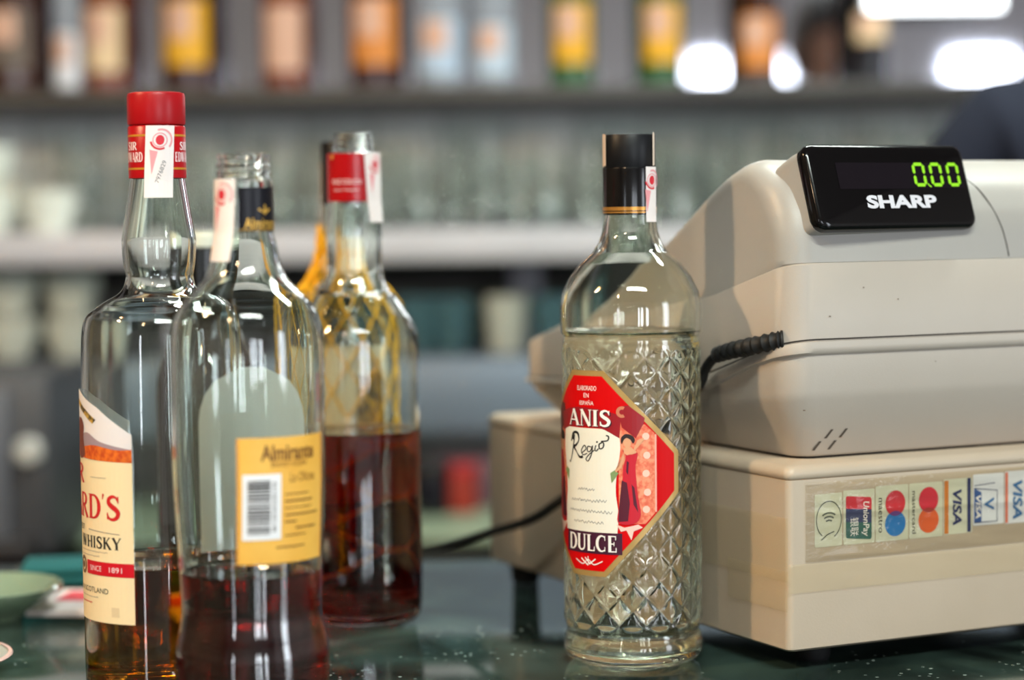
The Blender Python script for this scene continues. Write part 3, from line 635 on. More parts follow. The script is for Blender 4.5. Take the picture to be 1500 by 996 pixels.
def ringz(x0, y0, x1, y1, r, zf):
    # resample so that every ring has the same point count
    P = rrect(x0, x1, y0, y1, r); out = []
    for i, (a, b) in enumerate(zip(P, P[1:] + P[:1])):
        n = 14 if i % 7 == 6 else 1
        for k in range(n): out.append((a[0] + (b[0] - a[0]) * k / n, a[1] + (b[1] - a[1]) * k / n))
    return [(x, y, zf(y) if callable(zf) else zf) for x, y in out]
dw = loft('drawer_box', [ringz(.003, .003, WD - .003, DP - .003, .004, .0180), ringz(.0008, .0008, WD - .0008, DP - .0008, .004, .0195), ringz(.0008, .0008, WD - .0008, DP - .0008, .004, .1105)], DRAW, RG)
loft('drawer_lid', [ringz(.0016, .0016, WD - .0016, DP - .0016, .004, .1105), ringz(.0002, .0002, WD - .0002, DP - .0002, .005, .1118), ringz(0, 0, WD, DP, .005, .1140), ringz(.001, .001, WD - .001, DP - .001, .005, .1168), ringz(.0035, .0035, WD - .0035, DP - .0035, .005, .1185)], DRAW, RG, angle=60)
for (x, y) in ((.036, .030), (.013, .338), (WD - .036, .030), (WD - .036, .335)):
    f = lathe('rubber_foot', [(0, .0064), (.0085, .0064), (.0095, .0084), (.0105, .018), (0, .0185)], RUB, RG, 24); f.location = (x, y, 0)
UX = WD - .005
zr1 = lambda y: interp(y, [0, .05, .12, .33], [.155, .149, .142, .1385])
zrb = lambda y: interp(y, [0, .035, .09, .15, .34], [.1775, .1705, .1525, .1455, .1425])
zrt = lambda y: interp(y, [0, .035, .0936, .15, .27, .34], [.1855, .1772, .1605, .1540, .1480, .1455])
zse = lambda y: interp(y, [0, .01, .05, .0915, .18, .267, .317, .34], [.2268, .2255, .2156, .2050, .1930, .1835, .1700, .163])
loft('base_gasket', [ringz(.024, .024, WD - .024, .298, .010, .1180), ringz(.024, .024, WD - .024, .298, .010, .1205)], SEAM, RG)
loft('lower_shell', [ringz(.022, .022, WD - .022, .300, .012, .1200), ringz(.0205, .0205, WD - .0205, .302, .013, .1212), ringz(.007, .007, WD - .007, .318, .016, lambda y: zr1(y) - .002), ringz(.0055, .0055, WD - .0055, .322, .016, lambda y: zr1(y) + .003), ringz(.0052, .0052, UX, .326, .016, zrb)], SHELL, RG, angle=50)
us = loft('upper_shell', [ringz(.0052, .0052, UX, .326, .016, zrb), ringz(.0030, .0030, UX + .002, .3275, .016, lambda y: zrb(y) + .0012), ringz(.0028, .0028, UX + .002, .3275, .016, lambda y: (zrb(y) + zrt(y)) / 2), ringz(.0034, .0034, UX + .0016, .327, .016, lambda y: zrt(y) - .0008), ringz(.0052, .0052, UX, .326, .016, zrt), ringz(.0052, .0052, UX, .326, .016, lambda y: zrt(y) + .0010), ringz(.0052, .0052, UX, .326, .016, lambda y: zse(y) - .001), ringz(.0062, .0062, UX - .001, .3245, .0155, zse), ringz(.03, .02, UX - .025, .30, .012, zse)], SHELL, RG, cap0=False, angle=50)
loft('shell_seam', [ringz(.0049, .0049, UX + .0003, .3263, .016, lambda y: zrt(y) + .0002), ringz(.0049, .0049, UX + .0003, .3263, .016, lambda y: zrt(y) + .0010)], SEAM, RG, False, False)
# cover: section swept across the width, rounded towards both ends
Rd = [(.0218, .2245), (.0240, .239), (.0270, .2463), (.0315, .2530), (.0400, .2635), (.0530, .2700), (.0679, .2655), (.0909, .2548), (.1182, .2402), (.1315, .2335), (.2, .2015), (.262, .1845)]
Mn = [(.0066, .2262), (.0078, .239), (.0098, .248), (.0135, .257), (.0235, .2705), (.047, .2820), (.071, .2775), (.095, .266), (.122, .250), (.1355, .2425), (.204, .2065), (.264, .187)]
Rd, Mn = crom(Rd, 4), crom(Mn, 4)
def covsec(k): return [(a[0] + (b[0] - a[0]) * k, a[1] + (b[1] - a[1]) * k) for a, b in zip(Rd, Mn)]
rings = []
xs = [(0, 0), (.0004, .2), (.0012, .38), (.0025, .54), (.0045, .70), (.0075, .85), (.011, .95), (.0155, 1.0)]
allx = [(.0060 + x, k) for x, k in xs] + [(x, 1.0) for x in (.06, .12, .18, .24, .30)] + [(UX - .001 - x, k) for x, k in reversed(xs)]
for x, k in allx:
    sec = covsec(k); rings.append([(x, y, z) for y, z in sec] + [(x, .264, .178), (x, .10, .195), (x, .035, .212)])
loft('printer_cover', rings, COVER, RG, angle=50)
# curved parting line on the cover
pts = []
for z, x in ((.2790, .128), (.2735, .134), (.2660, .140), (.2560, .145), (.2450, .1490), (.2350, .1515), (.2272, .1530)):
    zs_ = [q[1] for q in Mn[:20]]; ys_ = [q[0] for q in Mn[:20]]; pts.append((x, interp(z, zs_, ys_) - .0001, z))
tube('cover_parting_line', crom(pts, 5), .00035, SEAM, RG, 6)
# display pod
TH, TI, DWID, DHT = radians(3.5), radians(18.5), .1110, .0487
pod = bpy.data.objects.new('display_pod', None)
o0 = Vector((.0180, -.0050, .2440))
M3 = Matrix.Translation(o0) @ Matrix.Rotation(TH, 4, 'Z') @ Matrix.Rotation(-TI, 4, 'X')      # x = width, y = into the pod, z = up the face
def pm(x, z, off): return tuple(M3 @ Vector((x, -off, z)))
GLOSSB = mat('glossy_black_bezel', (10, 8, 9), .12, spec=.35)
rg = []
for d, ins, r in ((.0100, .0010, .006), (.0035, .0, .0065), (.0015, .0004, .0065), (.0004, .0016, .006), (0, .0034, .005)):
    rg.append([tuple(M3 @ Vector((x, d, z))) for x, z in rrect(ins, DWID - ins, ins, DHT - ins, r)])
bz = loft('display_bezel', rg, GLOSSB, RG, angle=60); bz['label'] = 'glossy black display panel'
rb = []
for d, ins, dz in ((.0075, .0008, 0), (.014, .0000, 0), (.026, -.0012, -.0015), (.040, -.0015, -.008), (.056, .004, -.020)):
    rb.append([tuple(M3 @ Vector((x, d, z + dz))) for x, z in rrect(ins, DWID - ins, .0008, DHT - .0012 - d * .05, .005)])
loft('display_housing', rb, COVER, RG, angle=60)
gs = rrect(.004, DWID - .004, -.001 + DHT * 0 - .0 + .001, .002, .0005, 2)
art('display_window', [rrect(DWID * .17, DWID * .965, DHT * .46, DHT * .77, .001)], mat('display_smoked', (22, 17, 22), .15, spec=.35), bz, pm, .0002, 0)
GRN = mat('lit_segments', (60, 100, 10), .5, emis=(150, 226, 10), estr=.95)
def seg7(x, z, w, h, t, lean):
    g = t * .18; q = lambda px, pz: (x + px + lean * pz, z + pz); out = []
    def hz(pz): return [q(g + t * .5, pz), q(t + g * .2, pz + t / 2), q(w - t - g * .2, pz + t / 2), q(w - g - t * .5, pz), q(w - t - g * .2, pz - t / 2), q(t + g * .2, pz - t / 2)]
    def vt(px, a, b): return [q(px, a + g), q(px + t / 2, a + g + t * .5), q(px + t / 2, b - g - t * .5), q(px, b - g), q(px - t / 2, b - g - t * .5), q(px - t / 2, a + g + t * .5)]
    out += [hz(t / 2), hz(h - t / 2), vt(t / 2, t * .4, h / 2), vt(t / 2, h / 2, h - t * .4), vt(w - t / 2, t * .4, h / 2), vt(w - t / 2, h / 2, h - t * .4)]
    return out
dg = []
dh = DHT * .285; z0 = DHT * .485; dwd = DWID * .079
for fx in (.640, .748, .858): dg += seg7(DWID * fx, z0, dwd, dh, .0019, .03)
dg.append([(DWID * .722, z0 + .0022), (DWID * .734, z0 + .0008), (DWID * .746, z0 - .0002), (DWID * .736, z0 - .0004), (DWID * .722, z0 + .0010)])
art('digits', dg, GRN, bz, pm, .0004, 0)
art('lettering', text('SHARP', DWID * .440, DHT * .155, DWID * .535, DHT * .308, bold=.045), mat('silver_print', (206, 204, 210), .35), bz, pm, .0004, 0)
# raised vent marks low on the back
mk = lambda x, z, off: (x, interp(z, [.1212, .153], [.0205, .007]) - off, z)
art('vent_marks', [[(x, z), (x + .0018, z), (x + .0050, z + .0050), (x + .0032, z + .0050)] for x, z in ((.0285, .1235), (.0345, .1300), (.0385, .1235), (.0440, .1300))], mat('mark_dark', (70, 60, 52), .7), RG, mk, .0003, 0)
sfo = art('scuffs', [rect(x, x + w, z, z + h) for x, z, w, h in ((.013, .147, .0016, .0006), (.030, .197, .0012, .0005), (.1, .170, .0010, .0004), (.075, .205, .0008, .0006), (.052, .212, .0011, .0004))], mat('scuff', (116, 98, 82), .8), RG, lambda x, z, off: (x, .0050 - off, z), .0004, 0); sfo['kind'] = 'stuff'
# ---- card stickers on the back of the drawer
bf = lambda x, z, off: (x, .0008 - off, z)
CARD = mat('sticker_card', (206, 206, 184), .5)
def sticker(name, x0, x1, z0, z1, m=CARD): return art(name, [rrect(x0, x1, z0, z1, .0008, 2)], m, dw, bf, .0002, 0)
V90 = radians(-90); INKN = mat('ink_navy', (26, 36, 92), .5)
s1 = sticker('contactless_sticker', .0175, .0352, .0735, .1022)
art('symbol', ringp(.0266, .0880, .0078, .0083, radians(-65), radians(235), 30, 1.25) + sum([ringp(.0266, .0845, q, q + .0009, radians(55), radians(125), 8) for q in (.0028, .0048, .0068)], []) + ribbon([(.0215, .0772), (.0255, .0800), (.0300, .0815)], .0006), mat('ink_grey_dark', (96, 100, 88), .5), s1, bf, .0004, 0)
s2 = sticker('bank_card_sticker', .0360, .0566, .0735, .1030)
art('red_stripe', [[(.0384, .1000), (.0536, .0985), (.0545, .0972), (.0545, .0918), (.0376, .0932), (.0376, .0992)]], mat('card_red', (200, 24, 42), .4), s2, bf, .0004, 0)
art('blue_stripe', [[(.0376, .0932), (.0545, .0918), (.0545, .0845), (.0376, .0860)]], mat('card_navy', (20, 34, 84), .4), s2, bf, .0004, 0)
art('green_stripe', [[(.0376, .0860), (.0545, .0845), (.0545, .0765), (.0536, .0755), (.0384, .0770), (.0376, .0780)]], mat('card_green', (10, 84, 70), .4), s2, bf, .0004, 0)
art('lettering', text('UnionPay', .0190, .0050, .0502, .0868, rot=V90, shear=.15, bold=.01) + text('银联', .0100, .0055, .0430, .0830, rot=V90), WH, s2, bf, .0006, 0)
def circles(name, x0, x1, cx, za, zb3, ca, cb, word, cm):
    s = sticker(name, x0, x1, .0735, .1040)
    art('lower_circle', [disc(cx, zb3, .0069, .0070, 36)], cb, s, bf, .0004, 0); art('upper_circle', [disc(cx, za, .0066, .0070, 36)], ca, s, bf, .0005, 0)
    d = (za - zb3) / 2; a = math.acos(d / .0070); L = [(cx + .0066 * cos(t), za + .0070 * sin(t)) for t in [-pi / 2 - a + 2 * a * k / 12 for k in range(13)]] + [(cx + .0067 * cos(t), zb3 + .0070 * sin(t)) for t in [pi / 2 - a + 2 * a * k / 12 for k in range(13)]]
    art('overlap', [L], cm, s, bf, .0006, 0)
    art('lettering', text(word, .0190 if len(word) < 8 else .0235, .0026, x0 + .0032, .0880, rot=V90), BLACK_INK, s, bf, .0004, 0)
circles('red_blue_sticker', .0572, .0790, .0702, .0940, .0828, MATS['card_red'], mat('card_blue', (0, 112, 184), .4), 'maestro', mat('card_violet', (92, 36, 120), .4))
circles('red_orange_sticker', .0796, .1022, .0926, .0944, .0830, mat('card_red2', (206, 20, 48), .4), mat('card_orange', (222, 92, 22), .4), 'mastercard', mat('card_deep', (172, 40, 20), .4))
s5 = sticker('striped_card_sticker', .1028, .1226, .0740, .1048, mat('sticker_pale', (210, 210, 190), .5))
art('orange_bar', [rect(.1034, .1062, .0745, .1040)], mat('bar_orange', (206, 118, 26), .4), s5, bf, .0004, 0)
art('blue_bar', [rect(.1192, .1216, .0745, .1046)], INKN, s5, bf, .0004, 0)
art('lettering', text('VISA', .0200, .0062, .1122, .0888, rot=V90, shear=.18, bold=.03), INKN, s5, bf, .0004, 0)
s6 = sticker('boxed_card_sticker', .1232, .1448, .0775, .1062, mat('sticker_white', (222, 224, 230), .4))
art('blue_box', [[(.1240, .0792), (.1290, .0792), (.1290, .0960), (.1240, .0985)]], mat('box_blue', (30, 74, 140), .4), s6, bf, .0004, 0)
art('box_lines', ribbon([(.1240, .0792), (.1400, .0792), (.1400, .0965), (.1240, .0985)], .0005) + ribbon([(.1242, .1000), (.1385, .1008)], .0004), INKN, s6, bf, .0004, 0)
art('lettering', text('VISA', .0130, .0036, .1266, .0880, rot=V90, shear=.18, bold=.02), WH, s6, bf, .0006, 0)
art('big_letter', text('V', .0072, .0070, .1342, .0892, rot=V90, bold=.02), mat('ink_blue', (46, 104, 160), .4), s6, bf, .0006, 0)
s7 = sticker('red_striped_sticker', .1454, .1740, .0770, .1066, MATS['sticker_white'])
art('red_bar', [rect(.1458, .1476, .0775, .1060)], mat('bar_coral', (222, 112, 80), .4), s7, bf, .0004, 0)
art('lettering', text('VISA', .0220, .0068, .1545, .0902, rot=V90, shear=.18, bold=.03) + text('Electron', .014, .0030, .1620, .0900, rot=V90), MATS['ink_blue'], s7, bf, .0004, 0)
# tape: wrinkled clear film over the stickers, yellowed bands round the corner
CLEAR = film_mat('clear_tape', (244, 240, 230), .07, (60, .30), .0); YT = film_mat('yellowed_tape', (255, 251, 240), .22, (60, .25), .08, .25)
def film(name, x0, x1, z0, z1, m, f, off, nx=70, nz=40, amp=.0005, seed=1, flip=False):
    r = random.Random(seed); ph = [r.uniform(0, 6) for _ in range(6)]; V, Fc = [], []
    for j in range(nz + 1):
        for i in range(nx + 1):
            x = x0 + (x1 - x0) * i / nx; z = z0 + (z1 - z0) * j / nz
            e = min(1, min(i, nx - i) / 3) * min(1, min(j, nz - j) / 2)
            h = amp * e * (.5 + .5 * sin(62 * x + ph[0] + 180 * z) * sin(340 * z + ph[1] + 30 * x))
            if seed == 1: h += e * (.0007 * math.exp(-((z - .0915 + .012 * (x - .1) ** 1) / .0016) ** 2) + .0005 * math.exp(-((z - .0690) / .0018) ** 2 - ((x - .045) / .02) ** 2))
            V.append(f(x, z, off + h))
    for j in range(nz):
        for i in range(nx): a = j * (nx + 1) + i; q = (a, a + 1, a + nx + 2, a + nx + 1); Fc.append(q[::-1] if flip else q)
    return mesh_obj(name, V, Fc, m, dw, True, 80)
lf = lambda y, z, off: (.0008 - off, y, z)
film('clear_tape', .0112, WD - .012, .0660, .1088, CLEAR, bf, .0010, amp=.00045)
film('yellowed_tape', .0, WD - .012, .0500, .0655, YT, bf, .0010, amp=.0002, seed=4)
film('yellowed_tape', .0, .24, .0560, .0905, YT, lf, .0008, amp=.0002, seed=5, flip=True)
film('yellowed_tape', .0, .060, .0400, .0620, YT, lf, .0012, amp=.0002, seed=6, flip=True)
# mains lead with ribbed strain relief
P = [(.008, .0150, .1847), (.004, .0190, .1840), (-.002, .0322, .1809), (-.0050, .0480, .1778), (-.0058, .0617, .1747)]
sr = crom(P, 8); tube('strain_relief', sr, .0050, RUB, RG, 14, rfun=lambda t: .0056 if t < .12 else .0050 - .0011 * t + (.0006 if int(t * 22) % 2 else -.0004))
P = [(-.0052, .0560, .1760), (-.0058, .0660, .1720), (-.0055, .0745, .1655), (-.0052, .0838, .1543), (-.0055, .1200, .1340), (-.0070, .1577, .1147), (-.0120, .1938, .0930), (-.0180, .2230, .0776), (-.0220, .2577, .0609), (-.0260, .3095, .0464), (-.0262, .3628, .0327), (-.0266, .4189, .0201), (-.0280, .4708, .0105), (-.0300, .5043, .0060), (-.0300, .5250, -.010), (-.0300, .5300, -.05), (-.0300, .5300, -.20)]
tube('power_cable', crom(P, 6), .0029, RUB, RG, 10)

# ================================================================== DISHES AND PAPER ON THE LEFT
def dish(name, label, X, Y, prof, m, cat='dish', rim=None):
    t = thing(name, label, cat, (X, Y, ZC)); lathe('bowl', prof, m, t, 72)
    if rim: lathe('rim', rim[0], rim[1], t, 72)
    return t
JADE = mat('milky_green_glass', (158, 178, 152), .10, trans=.45, ior=1.45, coat=.5)
dish('green_glass_dish', 'shallow milky green glass dish at the far left of the counter', -.340, 1.378,
     [(0, .003), (.018, .003), (.020, 0), (.024, 0), (.026, .0030), (.040, .0100), (.0490, .0185), (.0500, .0205), (.0488, .0212), (.0470, .0196), (.038, .0125), (.024, .0062), (0, .0055)], JADE)
dish('pink_rimmed_saucer', 'pale saucer with pinkish rim cut off at the lower left corner', -.335, 1.20,
     [(0, .002), (.028, .002), (.030, 0), (.034, .0006), (.045, .006), (.0520, .0100), (.0523, .0110), (.051, .0113), (.044, .0080), (.030, .0040), (0, .0036)], mat('grey_porcelain', (170, 170, 160), .15), 'saucer',
     ([(.0505, .0116), (.0524, .0117), (.0530, .0108), (.0521, .0098)], mat('pink_glaze', (214, 176, 168), .2)))
tt = thing('teal_napkin', 'folded teal napkin lying behind the whisky bottle', 'napkin', (-.300, 1.53, ZC), radians(8))
boxes('cloth', [(-.05, .06, -.035, .030, 0, .006), (-.048, .058, -.033, .028, .0064, .012)], mat('teal_cloth', (4, 88, 90), .8, bump=(400, .3)), tt, .002)
pp = thing('white_booklet', 'white booklet with red print lying beside the whisky bottle', 'booklet', (-.272, 1.40, ZC), radians(-6))
boxes('pages', [(-.038, .045, -.03, .05, .0006, .005)], mat('booklet_white', (226, 214, 212), .6), pp, .0006)
boxes('red_cover_print', [(-.030, .038, .004, .040, .0051, .0053)], mat('booklet_red', (206, 70, 80), .5), pp)

# ================================================================== BACK BAR
def bb(z): return ZC + z
BKW = mat('back_counter_top', (150, 162, 138), .45, var=(9, (118, 134, 110), .2))
bc_ = thing('back_counter', 'low back counter with pale green top below the shelves', 'counter', (0, 2.86, 0))
boxes('counter_top', [(-1.8, 2.0, -.25, .33, bb(-.144), bb(-.132))], BKW, bc_, .004)
boxes('counter_body', [(-1.8, 2.0, -.225, .33, 0, bb(-.144))], mat('dark_cabinet', (26, 26, 22), .6), bc_)
for i in range(6): boxes('cabinet_door', [(-1.78 + .62 * i, -1.20 + .62 * i, -.243, -.225, .08, bb(-.16))], mat('door_dark', (36, 36, 30), .5), bc_, .003)
# stainless ledge cabinet
lc = thing('steel_cabinet', 'blue-grey steel cabinet standing at the back of the low counter', 'cabinet', (0, 3.0, bb(-.132)))
STEEL = mat('blue_grey_steel', (118, 130, 146), .42, metal=.2)
boxes('body', [(-1.1, 1.6, -.10, .19, .09, .198)], STEEL, lc, .004)
for i in range(9): boxes('drawer_front', [(-1.09 + .3 * i, -.80 + .3 * i, -.108, -.098, .098, .188)], STEEL, lc, .003)
for x in (-1.05, -.45, .25, .9, 1.55): boxes('leg', [(x - .02, x + .02, -.06, .15, 0, .092)], mat('leg_dark', (30, 30, 32), .5), lc)
# lower shelf
ls = thing('lower_shelf', 'thick pale shelf board carrying the rows of glasses', 'shelf', (0, 3.0, bb(.195)))
boxes('board', [(-1.6, 1.9, -.20, .195, 0, .042)], mat('pale_shelf_stone', (206, 202, 208), .35, var=(5, (190, 188, 194), .2)), ls, .005)
boxes('shade_strip', [(-1.6, 1.9, .02, .18, -.030, 0)], mat('shade_black', (10, 9, 8), .6), ls)  # black strip put in for the shaded gap beneath the board
for x in (-.46, .020, .66, 1.3): boxes('bracket', [(x - .022, x + .022, 0, .018, -.1284, 0), (x - .012, x + .012, .018, .18, -.10, -.031)], mat('bracket_lilac', (172, 170, 184), .4), ls, .003)
boxes('splashback', [(-1.6, 1.9, .185, .198, -.1284, -.030)], mat('splash_grey', (120, 118, 112), .6), ls)
# green tile panel behind the glasses
tp = thing('green_tile_panel', 'grey-green glazed tile panel between the two shelves', 'tiles', (0, 3.195, bb(.24)))
TG = [mat('tile_%d' % i, c, .18) for i, c in enumerate(((212, 218, 216), (224, 228, 226), (196, 205, 201)))]
boxes('backing', [(-1.6, 1.9, -.008, 0, 0, .158)], mat('grout', (140, 146, 142), .8), tp)
tile_me = []
for i in range(3):
    t0 = boxes('tile', [(0, .096, -.014, -.008, 0, .074)], TG[i], None, .002); tile_me.append(t0.data); bpy.data.objects.remove(t0)
r = random.Random(4)
for i in range(35):
    for j in range(2):
        t0 = bpy.data.objects.new('tile', tile_me[r.randrange(3)]); COL.objects.link(t0); t0.parent = tp; t0.location = (-1.598 + i * .1, 0, .003 + j * .078)
# upper shelf and mirror
usf = thing('upper_shelf', 'dark shelf board under the row of bottles', 'shelf', (0, 3.0, bb(.409)))
boxes('board', [(-1.6, 1.9, .0, .195, 0, .024)], mat('dark_shelf_wood', (70, 66, 62), .45, var=(6, (54, 50, 48), .2)), usf, .003)
mr = thing('back_mirror', 'large mirror behind the row of bottles', 'mirror', (0, 3.196, bb(.4335)))
boxes('glass', [(-1.6, 1.9, -.008, -.002, 0, .75)], mat('mirror_silver', (214, 214, 222), .04, metal=1.0), mr)
boxes('backing', [(-1.61, 1.91, -.002, .002, 0, .76)], mat('mirror_back', (60, 60, 60), .8), mr)
# lit panel
lp = thing('wall_light', 'bright white lit panel at the top right above the register', 'light', (.603, 3.12, bb(.536)))
boxes('housing', [(-.100, .100, -.030, .060, 0, .150)], mat('light_housing', (200, 200, 200), .5), lp, .006)
boxes('diffuser', [(-.094, .094, -.036, -.029, .002, .148)], mat('light_diffuser', (255, 255, 255), .5, emis=(244, 250, 255), estr=6.0), lp, .002)
# bottles on the upper shelf
def shelf_bottle(name, label, px, Y, r, body, lab, cap, label_z=(.035, .12), h=.30, liquid_rgb=None, base=None):
    X = (px - 750) / 3178 * Y
    t = thing(name, label, 'bottle', (X, Y, bb(.4333)))
    prof = crom([(r * .86, .0003), (r * .98, .004), (r, .012), (r, h * .30), (r, h * .56), (r * .93, h * .62), (r * .55, h * .70), (r * .38, h * .76), (r * .36, h * .93)], 3)
    lathe('glass_body', [(0, .002)] + prof + [(0, h * .93)], body, t, 40)
    if base: lathe('base_tint', [(r * 1.002, .004), (r * 1.012, .008), (r * 1.012, label_z[0] - .003), (r * 1.002, label_z[0] - .001)], base, t, 40)
    sp = radians(52) * r; zm = label_z[0] + (label_z[1] - label_z[0]) * .42
    lo = art('label', [rect(-sp, sp, label_z[0], label_z[1])], lab, t, cyl(r * 1.012, 0), .0002, .004)
    art('label_panel', [rect(-sp * .8, sp * .35, zm, label_z[1] - .004)], MATS['pinkish_label'], lo, cyl(r * 1.012, 0), .0006, .004)
    lathe('cap', [(r * .38, h * .90), (r * .41, h * .905), (r * .41, h * .995), (r * .36, h), (0, h)], cap, t, 28)
    return t
amber = mat('amber_bottle', (150, 66, 20), .06, trans=.35, coat=.5); drk = mat('dark_red_bottle', (58, 16, 14), .06, coat=.5); grn = mat('green_bottle', (24, 104, 30), .06, trans=.3, coat=.5)
clr = mat('pale_bottle', (206, 212, 222), .05, trans=.55, coat=.4); blk = mat('black_bottle', (16, 16, 24), .08, coat=.5); brn = mat('brown_bottle', (66, 34, 20), .06, coat=.5)
yl = mat('yellow_label', (240, 176, 36), .5); cl_ = mat('cream_bottle_label', (238, 206, 164), .5); ol = mat('orange_label', (226, 140, 62), .5); wl = mat('white_bottle_label', (236, 236, 244), .45); pk = mat('pinkish_label', (226, 178, 154), .5)
goldc = mat('gold_cap', (180, 140, 60), .35, metal=.6); redc = mat('red_cap', (170, 24, 30), .4); darkc = mat('dark_cap', (24, 22, 22), .4)
shelf_bottle('shelf_bottle', 'brown bottle at the left end of the upper shelf', 28, 3.12, 0.0392, brn, mat('dull_label', (110, 96, 86), .6), darkc)
shelf_bottle('shelf_bottle', 'clear bottle with white label on the upper shelf, second from the left', 108, 3.12, 0.0212, clr, wl, goldc, (.010, .085))
shelf_bottle('shelf_bottle', 'amber bottle with cream label on the upper shelf above the red cap', 164, 3.12, 0.0318, amber, cl_, goldc, (.030, .12))
shelf_bottle('shelf_bottle', 'dark red bottle with bright yellow label on the upper shelf', 284, 3.12, 0.0382, drk, yl, redc, (.036, .13))
shelf_bottle('shelf_bottle', 'amber bottle with pale peach label on the upper shelf, right of the bright yellow label', 425, 3.12, 0.0339, amber, pk, goldc, (.028, .12))
shelf_bottle('shelf_bottle', 'dark red bottle with orange label on the upper shelf', 556, 3.12, 0.0382, drk, ol, redc, (.034, .13))
shelf_bottle('shelf_bottle', 'pale clear bottle on the upper shelf beside the orange label', 650, 3.12, 0.0360, clr, mat('pale_blue_label', (186, 204, 226), .5), darkc, (.02, .10))
shelf_bottle('shelf_bottle', 'pale clear bottle on the upper shelf, left of the two green bottles', 728, 3.12, 0.0318, clr, mat('ice_label', (196, 212, 230), .5), darkc, (.02, .09))
shelf_bottle('shelf_bottle', 'green bottle with yellow label on the upper shelf, left one of two', 842, 3.12, 0.0318, grn, yl, darkc, (.034, .12))
shelf_bottle('shelf_bottle', 'green bottle with yellow label on the upper shelf, right one of two', 972, 3.12, 0.0318, grn, yl, darkc, (.034, .12))
shelf_bottle('shelf_bottle', 'brown bottle with orange label on the upper shelf right of the green bottles', 1112, 3.12, 0.0318, brn, ol, darkc, (.024, .10))
shelf_bottle('shelf_bottle', 'black bottle with pale label on the upper shelf under the lit panel', 1274, 3.12, 0.0276, blk, cl_, darkc, (.060, .10))
# glasses on the lower shelf
def tumbler(name, r, h, m, label, group):
    t = thing(name, label, 'glass', (0, 0, 0), 0, group)
    lathe('bowl', [(0, .004), (r * .72, .004), (r * .80, .0004), (r * .84, .002), (r, h), (r - .0018, h), (r * .82 - .0016, .010), (0, .009)], m, t, 28)
    return t
r = random.Random(21)
for row, (Y, dx, wd) in enumerate(((2.885, 0, 'front'), (2.975, .045, 'middle'), (3.07, .01, 'back'))):
    g0 = tumbler('tumbler', .032, .115, GREEN_GLASS, 'clear tumbler in the %s row of glasses on the lower shelf' % wd, '%s row of glasses on the lower shelf' % wd); first = True
    for i in range(19):
        x = -.62 + i * .090 + dx
        if x < -.50 and row == 0: continue
        g = g0 if first else copy_tree(g0); first = False
        g.location = (x + r.uniform(-.008, .008), Y, bb(.2371)); g.rotation_euler = (0, 0, r.uniform(0, 6)); s = r.uniform(.8, 1.2); g.scale = (1, 1, s)
# white cups at the left
WHITEC = mat('white_porcelain', (232, 236, 226), .15)
def cup(label, X, Y, Z, group):
    t = thing('coffee_cup', label, 'cup', (X, Y, Z), radians(90), group)
    lathe('bowl', [(0, .003), (.020, .003), (.021, 0), (.024, 0), (.027, .006), (.036, .030), (.039, .056), (.0365, .056), (.033, .030), (.020, .008), (0, .007)], WHITEC, t, 32)
    tube('handle', crom([(.036, 0, .046), (.052, 0, .046), (.056, 0, .032), (.048, 0, .018), (.032, 0, .016)], 5), .0035, WHITEC, t, 8)
    return t
for px, Z, lbx in ((76, .2371, 'white cup standing on the lower shelf left of the glasses'), (-16, .2371, 'lower white cup of the pair at the left edge of the lower shelf'), (-16, .2951, 'upper white cup of the pair at the left edge of the lower shelf')):
    Y = 2.86; cup(lbx, (px - 750) / 3178 * Y, Y, bb(Z), 'cups on the lower shelf')
# things on top of the steel cabinet
zt_ = .0665
for px, lbx in ((16, 'white cup on the steel cabinet at the left edge'), (106, 'white cup on the steel cabinet left of the whisky bottle')):
    Y = 2.93; cup(lbx, (px - 750) / 3178 * Y, Y, bb(zt_), 'cups on the steel cabinet'); cup(lbx.replace('white cup', 'upper white cup') + ', stacked', (px - 750) / 3178 * Y, Y, bb(zt_ + .0580), 'cups on the steel cabinet')
TEALG = mat('teal_tumbler_glass', (150, 200, 214), .05, trans=.7, ior=1.4)
for px, lbx in ((560, 'teal tumbler on the steel cabinet behind the netted bottle'), (612, 'teal tumbler on the steel cabinet just right of the dark bottle'), (664, 'teal tumbler on the steel cabinet, middle of the row'), (742, 'pale bright tumbler on the steel cabinet under the bracket'), (812, 'teal tumbler on the steel cabinet behind the register nose')):
    Y = 2.94; t = tumbler('teal_tumbler', .030, .078, WHITEC if px == 742 else TEALG, lbx, None); t.location = ((px - 750) / 3178 * Y, Y, bb(zt_))
# things on the low counter
def tin(name, label, cat, px, Y, r, h, m, lid):
    t = thing(name, label, cat, ((px - 750) / 3178 * Y, Y, bb(-.1318)))
    lathe('body', [(0, 0), (r, 0), (r, h), (r * .96, h + .002), (0, h + .002)], m, t, 32); lathe('lid', [(r * 1.03, h - .006), (r * 1.03, h + .005), (r * .98, h + .007), (0, h + .007)], lid, t, 32)
RD = mat('red_tin', (150, 44, 30), .4); PU = mat('mauve_box', (104, 72, 80), .6)
tin('red_tin', 'small red tin on the low counter under the steel cabinet', 'tin', 672, 2.82, .022, .055, RD, MATS['red_cap'])
tin('black_jar', 'black jar on the low counter beside the dark bottle', 'jar', 628, 2.80, .024, .060, MATS['black_bottle'], MATS['dark_cap'])
bxo = thing('mauve_box', 'mauve cardboard box on the low counter behind the red tin', 'box', ((700 - 750) / 3178 * 2.88, 2.88, bb(-.1318)))
boxes('carton', [(-.06, .04, -.02, .03, 0, .06)], PU, bxo, .001); boxes('flap', [(-.06, .04, -.02, .03, .0601, .062)], PU, bxo)
